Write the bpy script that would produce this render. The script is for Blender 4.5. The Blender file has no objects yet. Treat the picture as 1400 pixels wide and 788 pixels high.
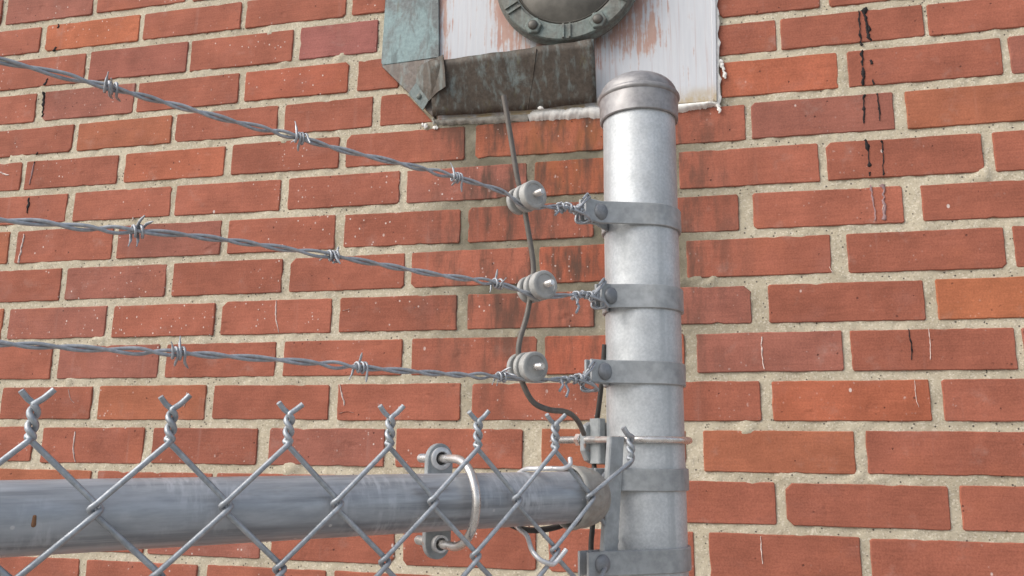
import bpy, bmesh, math, random
import numpy as np
from mathutils import Vector, Matrix

sc = bpy.context.scene
col = sc.collection
R_ = math.radians

# ------------------------------------------------------------------ camera
CAM = Vector((0.17018, -1.17246, 1.75))
right = Vector((0.97400948, 0.22621836, 0.01143613))
up = Vector((0.03406805, -0.19622471, 0.97996695))
fwd = Vector((-0.22393057, 0.9541075, 0.19883154))
cam = bpy.data.cameras.new('camera'); cam_o = bpy.data.objects.new('camera', cam); col.objects.link(cam_o)
m = Matrix.Identity(4)
for i in range(3):
    m[i][0] = right[i]; m[i][1] = up[i]; m[i][2] = -fwd[i]; m[i][3] = CAM[i]
cam_o.matrix_world = m
cam.sensor_width = 36.0; cam.lens = 36.0 * 1120 / 1400
cam.clip_start = 0.02; cam.clip_end = 500
sc.camera = cam_o

# ------------------------------------------------------------------ light
SUN = Vector((-0.62, -0.50, 0.66)).normalized()
w = bpy.data.worlds.new('World'); sc.world = w; w.use_nodes = True
nt = w.node_tree
sky = nt.nodes.new('ShaderNodeTexSky'); sky.sky_type = 'NISHITA'; sky.sun_disc = False
sky.sun_elevation = math.asin(SUN.z); sky.sun_rotation = math.atan2(SUN.x, SUN.y)
sky.air_density = 1.0; sky.dust_density = 3.0; sky.ozone_density = 1.0
hs = nt.nodes.new('ShaderNodeHueSaturation'); hs.inputs['Saturation'].default_value = 0.55
nt.links.new(sky.outputs[0], hs.inputs['Color'])
bg = nt.nodes['Background']; bg.inputs['Strength'].default_value = 0.15
nt.links.new(hs.outputs[0], bg.inputs['Color'])
sl = bpy.data.lights.new('sun', 'SUN'); sl.energy = 1.2; sl.angle = R_(45); sl.color = (1.0, 0.95, 0.87)
so = bpy.data.objects.new('sun', sl); col.objects.link(so)
so.rotation_euler = SUN.to_track_quat('Z', 'Y').to_euler(); so.location = (-3, -4, 5)

vs = sc.view_settings
vs.view_transform = 'Standard'; vs.look = 'None'; vs.gamma = 1.0; vs.use_curve_mapping = False
vs.exposure = 0.50
sc.display_settings.display_device = 'sRGB'

# ------------------------------------------------------------------ helpers
rng = random.Random(7)

def new_obj(name, verts, faces, mat=None, parent=None, smooth=None, origin=None):
    me = bpy.data.meshes.new(name)
    v = np.asarray(verts, dtype=float).reshape(-1, 3)
    if origin is not None:
        v = v - np.asarray(origin)
    me.from_pydata(v.tolist(), [], faces)
    me.update()
    if smooth:
        me.polygons.foreach_set('use_smooth', [True] * len(me.polygons))
        if smooth < 170:
            me.set_sharp_from_angle(angle=R_(smooth))
    if mat: me.materials.append(mat)
    o = bpy.data.objects.new(name, me); col.objects.link(o)
    if origin is not None: o.location = Vector(origin)
    if parent is not None: o.parent = parent
    return o

def empty(name, label, cat, group=None, loc=(0, 0, 0)):
    o = bpy.data.objects.new(name, None); col.objects.link(o)
    o.empty_display_size = 0.05
    o['label'] = label; o['category'] = cat
    if group: o['group'] = group
    return o

def tag(o, label, cat, group=None):
    o['label'] = label; o['category'] = cat
    if group: o['group'] = group
    return o

class MB:
    """collects verts and faces"""
    def __init__(s): s.v = []; s.f = []
    def add(s, v, f):
        n = len(s.v); s.v += [tuple(map(float, p)) for p in v]; s.f += [tuple(i + n for i in q) for q in f]
    def build(s, name, mat, parent=None, smooth=40, origin=None):
        return new_obj(name, s.v, s.f, mat, parent, smooth, origin)

def catmull(pts, n=6):
    P = np.asarray(pts, float)
    P = np.vstack([2 * P[0] - P[1], P, 2 * P[-1] - P[-2]])
    out = []
    for i in range(1, len(P) - 2):
        p0, p1, p2, p3 = P[i - 1], P[i], P[i + 1], P[i + 2]
        for k in range(n):
            t = k / n
            out.append(0.5 * ((2 * p1) + (-p0 + p2) * t + (2 * p0 - 5 * p1 + 4 * p2 - p3) * t * t + (-p0 + 3 * p1 - 3 * p2 + p3) * t ** 3))
    out.append(P[-2])
    return np.array(out)

def frames(P):
    T = np.gradient(P, axis=0); T /= np.maximum(np.linalg.norm(T, axis=1)[:, None], 1e-9)
    a = np.array([0, 0, 1.0]) if abs(T[0][2]) < 0.9 else np.array([1.0, 0, 0])
    N = np.cross(T[0], a); N /= np.linalg.norm(N)
    Ns = [N]
    for i in range(1, len(P)):
        N = N - T[i] * (N @ T[i]); l = np.linalg.norm(N)
        N = N / l if l > 1e-6 else Ns[-1]
        Ns.append(N)
    Ns = np.array(Ns); Bs = np.cross(T, Ns)
    return T, Ns, Bs

def tube(P, r, sides=8, flat=1.0):
    P = np.asarray(P, float); n = len(P)
    r = np.full(n, r) if np.isscalar(r) else np.asarray(r, float)
    T, N, B = frames(P)
    a = np.arange(sides) * 2 * math.pi / sides
    V = (P[:, None, :] + r[:, None, None] * (np.cos(a)[None, :, None] * N[:, None, :] + flat * np.sin(a)[None, :, None] * B[:, None, :])).reshape(-1, 3)
    F = []
    for i in range(n - 1):
        for j in range(sides):
            k = (j + 1) % sides
            F.append((i * sides + j, i * sides + k, (i + 1) * sides + k, (i + 1) * sides + j))
    F.append(tuple(range(sides))[::-1]); F.append(tuple((n - 1) * sides + j for j in range(sides)))
    return V, F

def lathe(profile, c, axis, seg=40):
    """profile: (distance along axis, radius)"""
    ax = np.asarray(axis, float); ax /= np.linalg.norm(ax)
    a0 = np.array([0, 0, 1.0]) if abs(ax[2]) < 0.9 else np.array([1.0, 0, 0])
    x = np.cross(a0, ax); x /= np.linalg.norm(x); y = np.cross(ax, x)
    c = np.asarray(c, float)
    V = []; F = []
    for d, r in profile:
        for j in range(seg):
            t = 2 * math.pi * j / seg
            V.append(c + ax * d + max(r, 1e-5) * (math.cos(t) * x + math.sin(t) * y))
    for i in range(len(profile) - 1):
        for j in range(seg):
            k = (j + 1) % seg
            F.append((i * seg + j, i * seg + k, (i + 1) * seg + k, (i + 1) * seg + j))
    F.append(tuple(range(seg))[::-1]); F.append(tuple((len(profile) - 1) * seg + j for j in range(seg)))
    return V, F

def prism(poly, fn, d0, d1, bev=0.0006):
    """poly 2-D outline, fn(u, v, d) -> point; front at d1 with a small bevel"""
    n = len(poly); P = np.asarray(poly, float)
    c = P.mean(0)
    nrm = []
    for i in range(n):
        a, b, d = P[i - 1], P[i], P[(i + 1) % n]
        t = (d - a); t /= max(np.linalg.norm(t), 1e-9); nrm.append(np.array([t[1], -t[0]]))
    nrm = np.array(nrm)
    area = 0.5 * np.sum(P[:, 0] * np.roll(P[:, 1], -1) - np.roll(P[:, 0], -1) * P[:, 1])
    if area < 0: nrm = -nrm
    ins = P - nrm * bev
    sg = 1 if d1 > d0 else -1
    L = [(P, d0), (P, d1 - sg * bev), (ins, d1)]
    V = [fn(p[0], p[1], d) for Q, d in L for p in Q]
    F = []
    for i in range(2):
        for j in range(n):
            k = (j + 1) % n
            F.append((i * n + j, i * n + k, (i + 1) * n + k, (i + 1) * n + j))
    F.append(tuple(range(n))[::-1]); F.append(tuple(2 * n + j for j in range(n)))
    return V, F

# ------------------------------------------------------------------ materials
def mat_new(name, rough=0.6, metal=0.0, spec=0.5):
    mt = bpy.data.materials.new(name); mt.use_nodes = True
    b = mt.node_tree.nodes['Principled BSDF']
    b.inputs['Roughness'].default_value = rough; b.inputs['Metallic'].default_value = metal
    b.inputs['Specular IOR Level'].default_value = spec
    return mt, mt.node_tree, b

class NT:
    """tiny node builder"""
    def __init__(s, nt): s.nt = nt; s.L = nt.links
    def n(s, t, **k):
        x = s.nt.nodes.new(t)
        for a, b in k.items(): setattr(x, a, b)
        return x
    def pos(s):
        return s.n('ShaderNodeNewGeometry').outputs['Position']
    def obj(s):
        return s.n('ShaderNodeTexCoord').outputs['Object']
    def mapv(s, v, scale=(1, 1, 1), loc=(0, 0, 0), rot=(0, 0, 0)):
        x = s.n('ShaderNodeMapping'); s.L.new(v, x.inputs['Vector'])
        x.inputs['Scale'].default_value = scale; x.inputs['Location'].default_value = loc; x.inputs['Rotation'].default_value = rot
        return x.outputs[0]
    def noise(s, v, scale, detail=3, rough=0.55, dist=0.0):
        x = s.n('ShaderNodeTexNoise'); s.L.new(v, x.inputs['Vector'])
        x.inputs['Scale'].default_value = scale; x.inputs['Detail'].default_value = detail
        x.inputs['Roughness'].default_value = rough; x.inputs['Distortion'].default_value = dist
        return x.outputs['Fac']
    def vor(s, v, scale, feature='F1'):
        x = s.n('ShaderNodeTexVoronoi', feature=feature); s.L.new(v, x.inputs['Vector']); x.inputs['Scale'].default_value = scale
        return x.outputs['Distance'], x.outputs['Color']
    def ramp(s, f, a, b, lo=0.0, hi=1.0):
        x = s.n('ShaderNodeMapRange'); x.interpolation_type = 'SMOOTHSTEP'
        s.L.new(f, x.inputs['Value'])
        x.inputs['From Min'].default_value = a; x.inputs['From Max'].default_value = b
        x.inputs['To Min'].default_value = lo; x.inputs['To Max'].default_value = hi
        return x.outputs['Result']
    def math(s, op, a, b=None, c=None):
        x = s.n('ShaderNodeMath', operation=op)
        for i, q in enumerate((a, b, c)):
            if q is None: continue
            if isinstance(q, (int, float)): x.inputs[i].default_value = q
            else: s.L.new(q, x.inputs[i])
        return x.outputs[0]
    def mix(s, fac, a, b, blend='MIX'):
        x = s.n('ShaderNodeMix', data_type='RGBA', blend_type=blend)
        for key, q in (('Factor', fac), ('A', a), ('B', b)):
            sock = [i for i in x.inputs if i.name == key and i.type == ('VALUE' if key == 'Factor' else 'RGBA')][0]
            if isinstance(q, (int, float)): sock.default_value = q
            elif isinstance(q, tuple): sock.default_value = (*q, 1.0)
            else: s.L.new(q, sock)
        return [o for o in x.outputs if o.type == 'RGBA'][0]
    def bump(s, h, strength, dist, prev=None):
        x = s.n('ShaderNodeBump'); s.L.new(h, x.inputs['Height'])
        x.inputs['Strength'].default_value = strength; x.inputs['Distance'].default_value = dist
        if prev is not None: s.L.new(prev, x.inputs['Normal'])
        return x.outputs[0]
    def sep(s, v):
        x = s.n('ShaderNodeSeparateXYZ'); s.L.new(v, x.inputs[0]); return x.outputs
    def val(s, f, k=1.0):   # scalar brightness multiply colour
        x = s.n('ShaderNodeCombineColor'); 
        for i in range(3): s.L.new(f, x.inputs[i])
        return x.outputs[0]

def stain_mask(N, P):
    """old run-off stain on the wall below the vent (position on the wall)"""
    X = N.sep(P)
    mx = N.math('MULTIPLY', N.ramp(X[0], -0.30, -0.15), N.ramp(X[0], 0.30, 0.10))
    mz = N.math('MULTIPLY', N.ramp(X[2], 1.72, 2.02), N.ramp(X[2], 2.36, 2.26))
    return N.math('MULTIPLY', mx, mz)

def make_brick_mat():
    mt, nt, b = mat_new('brick_clay', 0.88, 0, 0.25); N = NT(nt)
    P = N.pos(); oi = N.n('ShaderNodeObjectInfo')
    base = oi.outputs['Color']
    big = N.noise(P, 14, 4, 0.6)
    c = N.mix(1.0, base, N.val(N.ramp(big, 0.25, 0.75, 0.80, 1.16)), 'MULTIPLY')
    # firing shades: slightly orange and slightly violet clouds
    c = N.mix(N.ramp(N.noise(N.mapv(P, (1, 1, 1), (3, 1, 7)), 9, 3), 0.55, 0.75, 0, 0.28), c, (0.44, 0.145, 0.075))
    c = N.mix(N.ramp(N.noise(N.mapv(P, (1, 1, 1.6), (9, 4, 2)), 11, 4), 0.55, 0.78, 0, 0.45), c, (0.31, 0.128, 0.098))
    fine = N.noise(P, 420, 3, 0.7)
    c = N.mix(1.0, c, N.val(N.ramp(fine, 0.3, 0.7, 0.86, 1.14)), 'MULTIPLY')
    drag = N.noise(N.mapv(P, (18, 18, 330)), 1.0, 3, 0.6)
    c = N.mix(1.0, c, N.val(N.ramp(drag, 0.3, 0.7, 0.93, 1.06)), 'MULTIPLY')
    # pale lime bloom
    bl = N.math('MULTIPLY', N.ramp(N.noise(N.mapv(P, (1, 1, 1), (5, 0, 1)), 22, 5, 0.65), 0.56, 0.80), 0.35)
    c = N.mix(bl, c, (0.42, 0.31, 0.27))
    # vertical old run marks
    run = N.ramp(N.noise(N.mapv(P, (60, 60, 3.0)), 1.0, 3, 0.6), 0.60, 0.78, 0, 0.22)
    c = N.mix(run, c, (0.36, 0.23, 0.20))
    # run-off stain under the vent: soot, rust
    st = stain_mask(N, P)
    soot = N.math('MULTIPLY', st, N.ramp(N.noise(N.mapv(P, (40, 40, 9)), 1.0, 4, 0.65), 0.40, 0.66))
    c = N.mix(N.math('MULTIPLY', soot, 0.92), c, (0.085, 0.055, 0.042))
    X = N.sep(P)
    rust = N.math('MULTIPLY', N.math('MULTIPLY', N.ramp(X[0], -0.10, -0.06), N.ramp(X[0], 0.10, 0.05)), N.ramp(X[2], 2.10, 2.22))
    rust = N.math('MULTIPLY', rust, N.ramp(N.noise(N.mapv(P, (45, 45, 12), (2, 2, 2)), 1.0, 4, 0.6), 0.40, 0.62))
    c = N.mix(N.math('MULTIPLY', rust, 0.5), c, (0.32, 0.115, 0.045))
    # dark pits
    d1, _ = N.vor(N.mapv(P, (1, 1, 1), (1.3, 0.2, 0.7)), 75)
    pitm = N.ramp(N.noise(P, 40, 2), 0.50, 0.62)
    pit = N.math('MULTIPLY', N.ramp(d1, 0.13, 0.07), pitm)
    c = N.mix(N.math('MULTIPLY', pit, 0.75), c, (0.07, 0.03, 0.025))
    # white paint specks: clustered
    d2, _ = N.vor(N.mapv(P, (1, 1, 0.85), (0.31, 2.2, 1.7)), 110)
    clus = N.ramp(N.noise(N.mapv(P, (1, 1, 1), (4.4, 1.0, 8.8)), 7, 3), 0.47, 0.62)
    left = N.ramp(X[0], 0.25, -0.15, 0.25, 1.0)
    sp = N.math('MULTIPLY', N.ramp(d2, 0.17, 0.11), N.math('MULTIPLY', clus, left))
    sz = N.ramp(N.noise(P, 260, 2), 0.42, 0.52)
    sp = N.math('MULTIPLY', sp, sz)
    d3, _ = N.vor(N.mapv(P, (1, 1, 0.7), (7.31, 2.2, 4.7)), 34)
    big_sp = N.math('MULTIPLY', N.ramp(d3, 0.085, 0.05), N.ramp(N.noise(N.mapv(P, (1, 1, 1), (2, 8, 3)), 17, 2), 0.53, 0.60))
    spk = N.math('MAXIMUM', sp, N.math('MULTIPLY', big_sp, 0.9))
    c = N.mix(N.math('MULTIPLY', spk, 0.75), c, (0.72, 0.66, 0.62))
    sc_ = N.math('MULTIPLY', N.ramp(N.noise(N.mapv(P, (1, 1, 1.5), (6, 6, 6)), 30, 2, 0.5, 0.0), 0.60, 0.80), N.ramp(oi.outputs['Random'], 0.55, 0.62))
    c = N.mix(N.math('MULTIPLY', sc_, 0.4), c, N.mix(0.5, c, (0.16, 0.06, 0.045)))
    nt.links.new(c, b.inputs['Base Color'])
    h1 = N.noise(P, 300, 4, 0.7)
    n1 = N.bump(N.noise(N.mapv(P, (30, 30, 420)), 1.0, 2), 0.10, 0.001)
    n1 = N.bump(h1, 0.35, 0.0008, n1)
    n1 = N.bump(N.noise(P, 35, 4, 0.6), 0.45, 0.0035, n1)
    n1 = N.bump(N.math('SUBTRACT', 1.0, sc_), 0.7, 0.0016, n1)
    n1 = N.bump(N.math('SUBTRACT', 1.0, pit), 0.8, 0.001, n1)
    nt.links.new(n1, b.inputs['Normal'])
    return mt

def make_mortar_mat():
    mt, nt, b = mat_new('sandy_mortar', 0.95, 0, 0.2); N = NT(nt)
    P = N.pos()
    big = N.noise(P, 9, 4, 0.6)
    c = N.mix(N.ramp(big, 0.3, 0.7), (0.44, 0.385, 0.285), (0.54, 0.48, 0.365))
    d, cc = N.vor(P, 520)
    g = N.sep(cc)[0]
    c = N.mix(N.ramp(g, 0.86, 0.96, 0, 0.35), c, (0.20, 0.165, 0.12))
    c = N.mix(N.ramp(g, 0.20, 0.06, 0, 0.45), c, (0.76, 0.70, 0.60))
    d2, cc2 = N.vor(P, 330); g2 = N.sep(cc2)[1]
    c = N.mix(N.math('MULTIPLY', N.ramp(g2, 0.965, 0.975), N.ramp(d2, 0.55, 0.3)), c, (0.10, 0.085, 0.075))
    st = stain_mask(N, P)
    c = N.mix(N.math('MULTIPLY', st, N.ramp(N.noise(P, 12, 3), 0.3, 0.6, 0.55, 0.95)), c, (0.15, 0.135, 0.098))
    dirt = N.ramp(N.noise(N.mapv(P, (1, 1, 1), (3, 3, 3)), 26, 4, 0.65), 0.56, 0.76, 0, 0.45)
    c = N.mix(dirt, c, (0.26, 0.235, 0.19))
    nt.links.new(c, b.inputs['Base Color'])
    n1 = N.bump(N.noise(P, 90, 4, 0.65), 0.4, 0.003)
    n1 = N.bump(N.noise(P, 600, 3, 0.7), 0.6, 0.0012, n1)
    nt.links.new(n1, b.inputs['Normal'])
    return mt

def make_metal(name, colr, col2, rough=0.45, metal=0.6, spangle=260, streak=None, streak_col=None, streak_amt=0.5, rust=0.0, bump=0.08, spec=0.5):
    mt, nt, b = mat_new(name, rough, metal, spec); N = NT(nt)
    P = N.pos() if streak is None else N.obj()
    f = N.noise(P, spangle, 3, 0.65)
    c = N.mix(N.ramp(f, 0.32, 0.68), colr, col2)
    lg = N.noise(P, 28, 4, 0.6)
    c = N.mix(1.0, c, N.val(N.ramp(lg, 0.3, 0.7, 0.86, 1.10)), 'MULTIPLY')
    if streak is not None:
        s = N.noise(N.mapv(P, streak), 1.0, 4, 0.65)
        c = N.mix(N.ramp(s, 0.48, 0.68, 0, streak_amt), c, streak_col)
    if rust > 0:
        r = N.ramp(N.noise(P, 60, 5, 0.7), 0.60 - 0.1 * rust, 0.72)
        c = N.mix(N.math('MULTIPLY', r, 0.8), c, (0.26, 0.105, 0.045))
        nt.links.new(N.math('SUBTRACT', metal, N.math('MULTIPLY', r, metal)), b.inputs['Metallic'])
    nt.links.new(c, b.inputs['Base Color'])
    nt.links.new(N.ramp(N.noise(P, 90, 4, 0.6), 0.3, 0.7, rough - 0.09, rough + 0.12), b.inputs['Roughness'])
    nt.links.new(N.bump(N.noise(P, spangle * 0.7, 3), bump, 0.0006), b.inputs['Normal'])
    return mt

def make_rail():
    mt, nt, b = mat_new('weathered_rail', 0.45, 0.35, 0.5); N = NT(nt)
    P = N.obj()
    c = N.mix(N.ramp(N.noise(N.mapv(P, (30, 160, 160)), 1.0, 4, 0.7), 0.3, 0.7), (0.33, 0.352, 0.38), (0.43, 0.452, 0.48))
    st1 = N.ramp(N.noise(N.mapv(P, (4.0, 110, 110)), 1.0, 4, 0.6), 0.48, 0.68, 0, 0.62)
    c = N.mix(st1, c, (0.17, 0.176, 0.188))
    st2 = N.ramp(N.noise(N.mapv(P, (2.5, 420, 420), (4, 4, 4)), 1.0, 3, 0.6), 0.56, 0.70, 0, 0.55)
    c = N.mix(st2, c, (0.48, 0.495, 0.52))
    fr = N.math('MULTIPLY', N.ramp(N.noise(N.mapv(P, (14, 22, 22), (2, 0, 1)), 1.0, 4, 0.6), 0.46, 0.64), N.ramp(N.noise(N.mapv(P, (240, 60, 60)), 1.0, 3, 0.65), 0.40, 0.66))
    c = N.mix(N.math('MULTIPLY', fr, 0.75), c, (0.58, 0.60, 0.63))
    br = N.ramp(N.noise(N.mapv(P, (9, 40, 40), (7, 2, 9)), 1.0, 4, 0.7), 0.60, 0.74, 0, 0.6)
    c = N.mix(br, c, (0.15, 0.125, 0.10))
    d3, _ = N.vor(N.mapv(P, (1, 1, 1), (3, 1, 2)), 70)
    c = N.mix(N.math('MULTIPLY', N.ramp(d3, 0.10, 0.06), 0.7), c, (0.62, 0.62, 0.62))
    nt.links.new(c, b.inputs['Base Color'])
    nt.links.new(N.ramp(N.noise(P, 60, 4, 0.6), 0.3, 0.7, 0.36, 0.58), b.inputs['Roughness'])
    nt.links.new(N.bump(N.noise(N.mapv(P, (20, 200, 200)), 1.0, 3), 0.10, 0.0008), b.inputs['Normal'])
    return mt

def make_copper(name, verd_lo, verd_hi, verd=(0.25, 0.33, 0.33), brown=(0.085, 0.066, 0.052)):
    mt, nt, b = mat_new(name, 0.6, 0.15, 0.35); N = NT(nt)
    P = N.pos()
    v = N.noise(N.mapv(P, (1, 1, 0.55)), 24, 6, 0.68, 0.4)
    fine = N.noise(P, 160, 4, 0.7)
    c = N.mix(N.ramp(fine, 0.3, 0.7), brown, tuple(q * 1.7 for q in brown))
    c = N.mix(N.ramp(v, verd_lo, verd_hi), c, N.mix(N.ramp(fine, 0.3, 0.7), verd, tuple(q * 1.35 for q in verd)))
    run = N.ramp(N.noise(N.mapv(P, (110, 110, 7)), 1.0, 4, 0.6), 0.50, 0.72, 0, 0.6)
    c = N.mix(run, c, tuple(min(1, q * 1.15) for q in verd))
    dk = N.ramp(N.noise(N.mapv(P, (50, 50, 16), (1, 9, 4)), 1.0, 5, 0.7, 0.5), 0.52, 0.68, 0, 0.55)
    c = N.mix(dk, c, tuple(q * 0.9 for q in brown))
    ol = N.ramp(N.noise(N.mapv(P, (60, 60, 8), (7, 7, 7)), 1.0, 3), 0.62, 0.75, 0, 0.5)
    c = N.mix(ol, c, (0.13, 0.115, 0.05))
    nt.links.new(c, b.inputs['Base Color'])
    nt.links.new(N.ramp(v, verd_lo, verd_hi, 0.50, 0.75), b.inputs['Roughness'])
    nt.links.new(N.bump(N.noise(P, 22, 3), 0.4, 0.004, N.bump(fine, 0.10, 0.0006)), b.inputs['Normal'])
    return mt

def make_plate():
    mt, nt, b = mat_new('worn_white_paint', 0.6, 0, 0.4); N = NT(nt)
    P = N.pos(); X = N.sep(P)
    dx = N.math('ADD', X[0], 0.015); dz = N.math('SUBTRACT', X[2], 2.481)
    rr = N.math('SQRT', N.math('ADD', N.math('MULTIPLY', dx, dx), N.math('MULTIPLY', dz, dz)))
    near = N.ramp(rr, 0.175, 0.115)
    led = N.ramp(X[0], -0.195, -0.228)
    dx2 = N.math('SUBTRACT', X[0], 0.092); dz2 = N.math('SUBTRACT', X[2], 2.385)
    r2 = N.math('SQRT', N.math('ADD', N.math('MULTIPLY', dx2, dx2), N.math('MULTIPLY', N.math('MULTIPLY', dz2, dz2), 0.5)))
    near = N.math('MAXIMUM', near, N.math('MULTIPLY', N.ramp(r2, 0.050, 0.015), 1.15))
    wear = N.math('MAXIMUM', near, N.math('MULTIPLY', led, 0.9))
    br = N.noise(N.mapv(P, (170, 170, 9)), 1.0, 4, 0.7)
    bl = N.noise(N.mapv(P, (1, 1, 0.6)), 26, 5, 0.7)
    s = N.math('ADD', N.math('ADD', N.math('MULTIPLY', br, 0.75), N.math('MULTIPLY', bl, 0.55)), N.math('MULTIPLY', wear, 0.20))
    m1 = N.ramp(s, 0.735, 0.86)
    base = N.mix(N.ramp(br, 0.2, 0.8), (0.50, 0.515, 0.55), (0.57, 0.585, 0.61))
    c = N.mix(N.math('MULTIPLY', m1, 0.75), base, N.mix(N.ramp(bl, 0.4, 0.7), (0.43, 0.22, 0.14), (0.36, 0.13, 0.07)))
    thin = N.ramp(N.noise(N.mapv(P, (260, 260, 5), (3, 1, 2)), 1.0, 3, 0.6), 0.54, 0.70, 0, 0.50)
    thin = N.math('MULTIPLY', thin, N.ramp(N.noise(N.mapv(P, (18, 18, 7), (1, 5, 2)), 1.0, 3), 0.35, 0.65, 0.2, 1.0))
    c = N.mix(thin, c, (0.40, 0.27, 0.25))
    edge = N.ramp(X[2], 2.295, 2.268)
    c = N.mix(N.math('MULTIPLY', edge, N.ramp(bl, 0.35, 0.6)), c, (0.42, 0.33, 0.20))
    nt.links.new(c, b.inputs['Base Color'])
    nt.links.new(N.bump(br, 0.15, 0.001), b.inputs['Normal'])
    return mt

def make_plain(name, colr, rough=0.6, metal=0.0, var=0.12, scale=120, bump=0.15, spec=0.5):
    mt, nt, b = mat_new(name, rough, metal, spec); N = NT(nt)
    P = N.pos()
    f = N.noise(P, scale, 4, 0.65)
    c = N.mix(1.0, colr, N.val(N.ramp(f, 0.3, 0.7, 1 - var, 1 + var)), 'MULTIPLY')
    nt.links.new(c, b.inputs['Base Color'])
    nt.links.new(N.bump(f, bump, 0.0008), b.inputs['Normal'])
    return mt

M = dict(
    brick=make_brick_mat(), mortar=make_mortar_mat(),
    post=make_metal('galvanised_post', (0.48, 0.505, 0.52), (0.58, 0.60, 0.612), 0.47, 0.34, 420, (45, 45, 1.3), (0.36, 0.385, 0.40), 0.65, bump=0.10),
    cap=make_metal('dull_cast_cap', (0.27, 0.262, 0.264), (0.35, 0.342, 0.343), 0.5, 0.5, 180),
    band=make_metal('galvanised_band', (0.34, 0.355, 0.36), (0.43, 0.445, 0.45), 0.55, 0.4, 120, bump=0.12),
    bolt=make_metal('grey_bolt', (0.24, 0.25, 0.265), (0.31, 0.32, 0.335), 0.55, 0.5, 200),
    rail=make_rail(),
    cup=make_metal('pressed_steel_cup', (0.35, 0.335, 0.30), (0.44, 0.42, 0.38), 0.55, 0.35, 160, rust=0.9),
    mesh=make_metal('galvanised_mesh_wire', (0.33, 0.36, 0.39), (0.45, 0.475, 0.50), 0.48, 0.55, 300),
    barb=make_metal('galvanised_barbed_wire', (0.34, 0.36, 0.39), (0.47, 0.49, 0.515), 0.48, 0.55, 300),
    zinc=make_metal('bright_zinc_steel', (0.62, 0.58, 0.54), (0.74, 0.71, 0.68), 0.30, 0.8, 200),
    alu=make_metal('aluminium_tie', (0.66, 0.66, 0.66), (0.78, 0.78, 0.78), 0.42, 0.6, 200),
    plate=make_metal('grey_clamp_plate', (0.30, 0.325, 0.335), (0.38, 0.40, 0.41), 0.55, 0.4, 160, rust=0.1),
    porc=make_plain('grey_insulator', (0.355, 0.355, 0.34), 0.5, 0, 0.22, 60, 0.3),
    rod=make_plain('brown_grey_rod', (0.14, 0.125, 0.11), 0.55, 0.1, 0.14, 160),
    cable=make_plain('dark_cable', (0.045, 0.042, 0.04), 0.6, 0, 0.15, 160),
    copper=make_copper('brown_copper', 0.50, 0.68, (0.165, 0.195, 0.19), (0.062, 0.050, 0.040)),
    verdigris=make_copper('green_copper', 0.40, 0.60, (0.215, 0.285, 0.29), (0.095, 0.105, 0.105)),
    screwtab=make_copper('grey_copper', 0.36, 0.70, (0.16, 0.20, 0.20), (0.11, 0.115, 0.11)),
    corner=make_copper('corner_copper', 0.55, 0.72, (0.22, 0.26, 0.26), (0.115, 0.095, 0.082)),
    bronze=make_copper('bronze_flange', 0.46, 0.70, (0.16, 0.20, 0.19), (0.10, 0.10, 0.088)),
    lens=make_plain('dull_bronze_cover', (0.105, 0.098, 0.085), 0.5, 0.2, 0.30, 22, 0.1),
    plate_w=make_plate(),
    caulk=make_plain('white_caulk', (0.78, 0.76, 0.72), 0.7, 0, 0.10, 140, 0.4),
    grime=make_plain('grey_dirty_caulk', (0.36, 0.34, 0.30), 0.85, 0, 0.3, 90, 0.5),
    tar=make_plain('black_tar', (0.020, 0.017, 0.018), 0.7, 0, 0.3, 90, 0.3, 0.15),
    oldtar=make_plain('faded_grey_drip', (0.27, 0.17, 0.17), 0.8, 0, 0.15, 90, 0.2),
    paint=make_plain('white_paint_mark', (0.56, 0.46, 0.42), 0.8, 0, 0.3, 200, 0.2),
    ground=make_plain('concrete_ground', (0.30, 0.285, 0.26), 0.9, 0, 0.2, 6, 0.3),
)

# ------------------------------------------------------------------ ground
g = new_obj('ground', [(-150, -200, 0), (150, -200, 0), (150, 100, 0), (-150, 100, 0)], [(0, 1, 2, 3)], M['ground'])
g['kind'] = 'structure'; g['label'] = 'concrete ground at the foot of the brick wall'

# ------------------------------------------------------------------ brick wall
wall = empty('brick_wall', 'red brick wall with sandy mortar joints filling the background', 'wall')
Z0 = 2.40018; H = 0.0677; W = 0.21105
BED = {-2: (0.0, -0.0012), -1: (0.0, 0.0015), 0: (-0.004, -0.0045), 1: (0.00201, -0.00073), 2: (-0.00114, 0), 3: (-0.00328, 0), 4: (-0.00609, -0.0005), 5: (-0.00169, 0), 6: (-0.00116, -0.0006), 7: (-0.00217, 0), 8: (-0.0003, 0.0001), 9: (0, 0.0012), 10: (0.0007, -0.0004), 11: (0, 0.0006), 12: (0, -0.003)}
def bed_z(n, x):
    s, o = BED.get(n, (0, 0)); return Z0 - n * H + s * x + o
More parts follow.
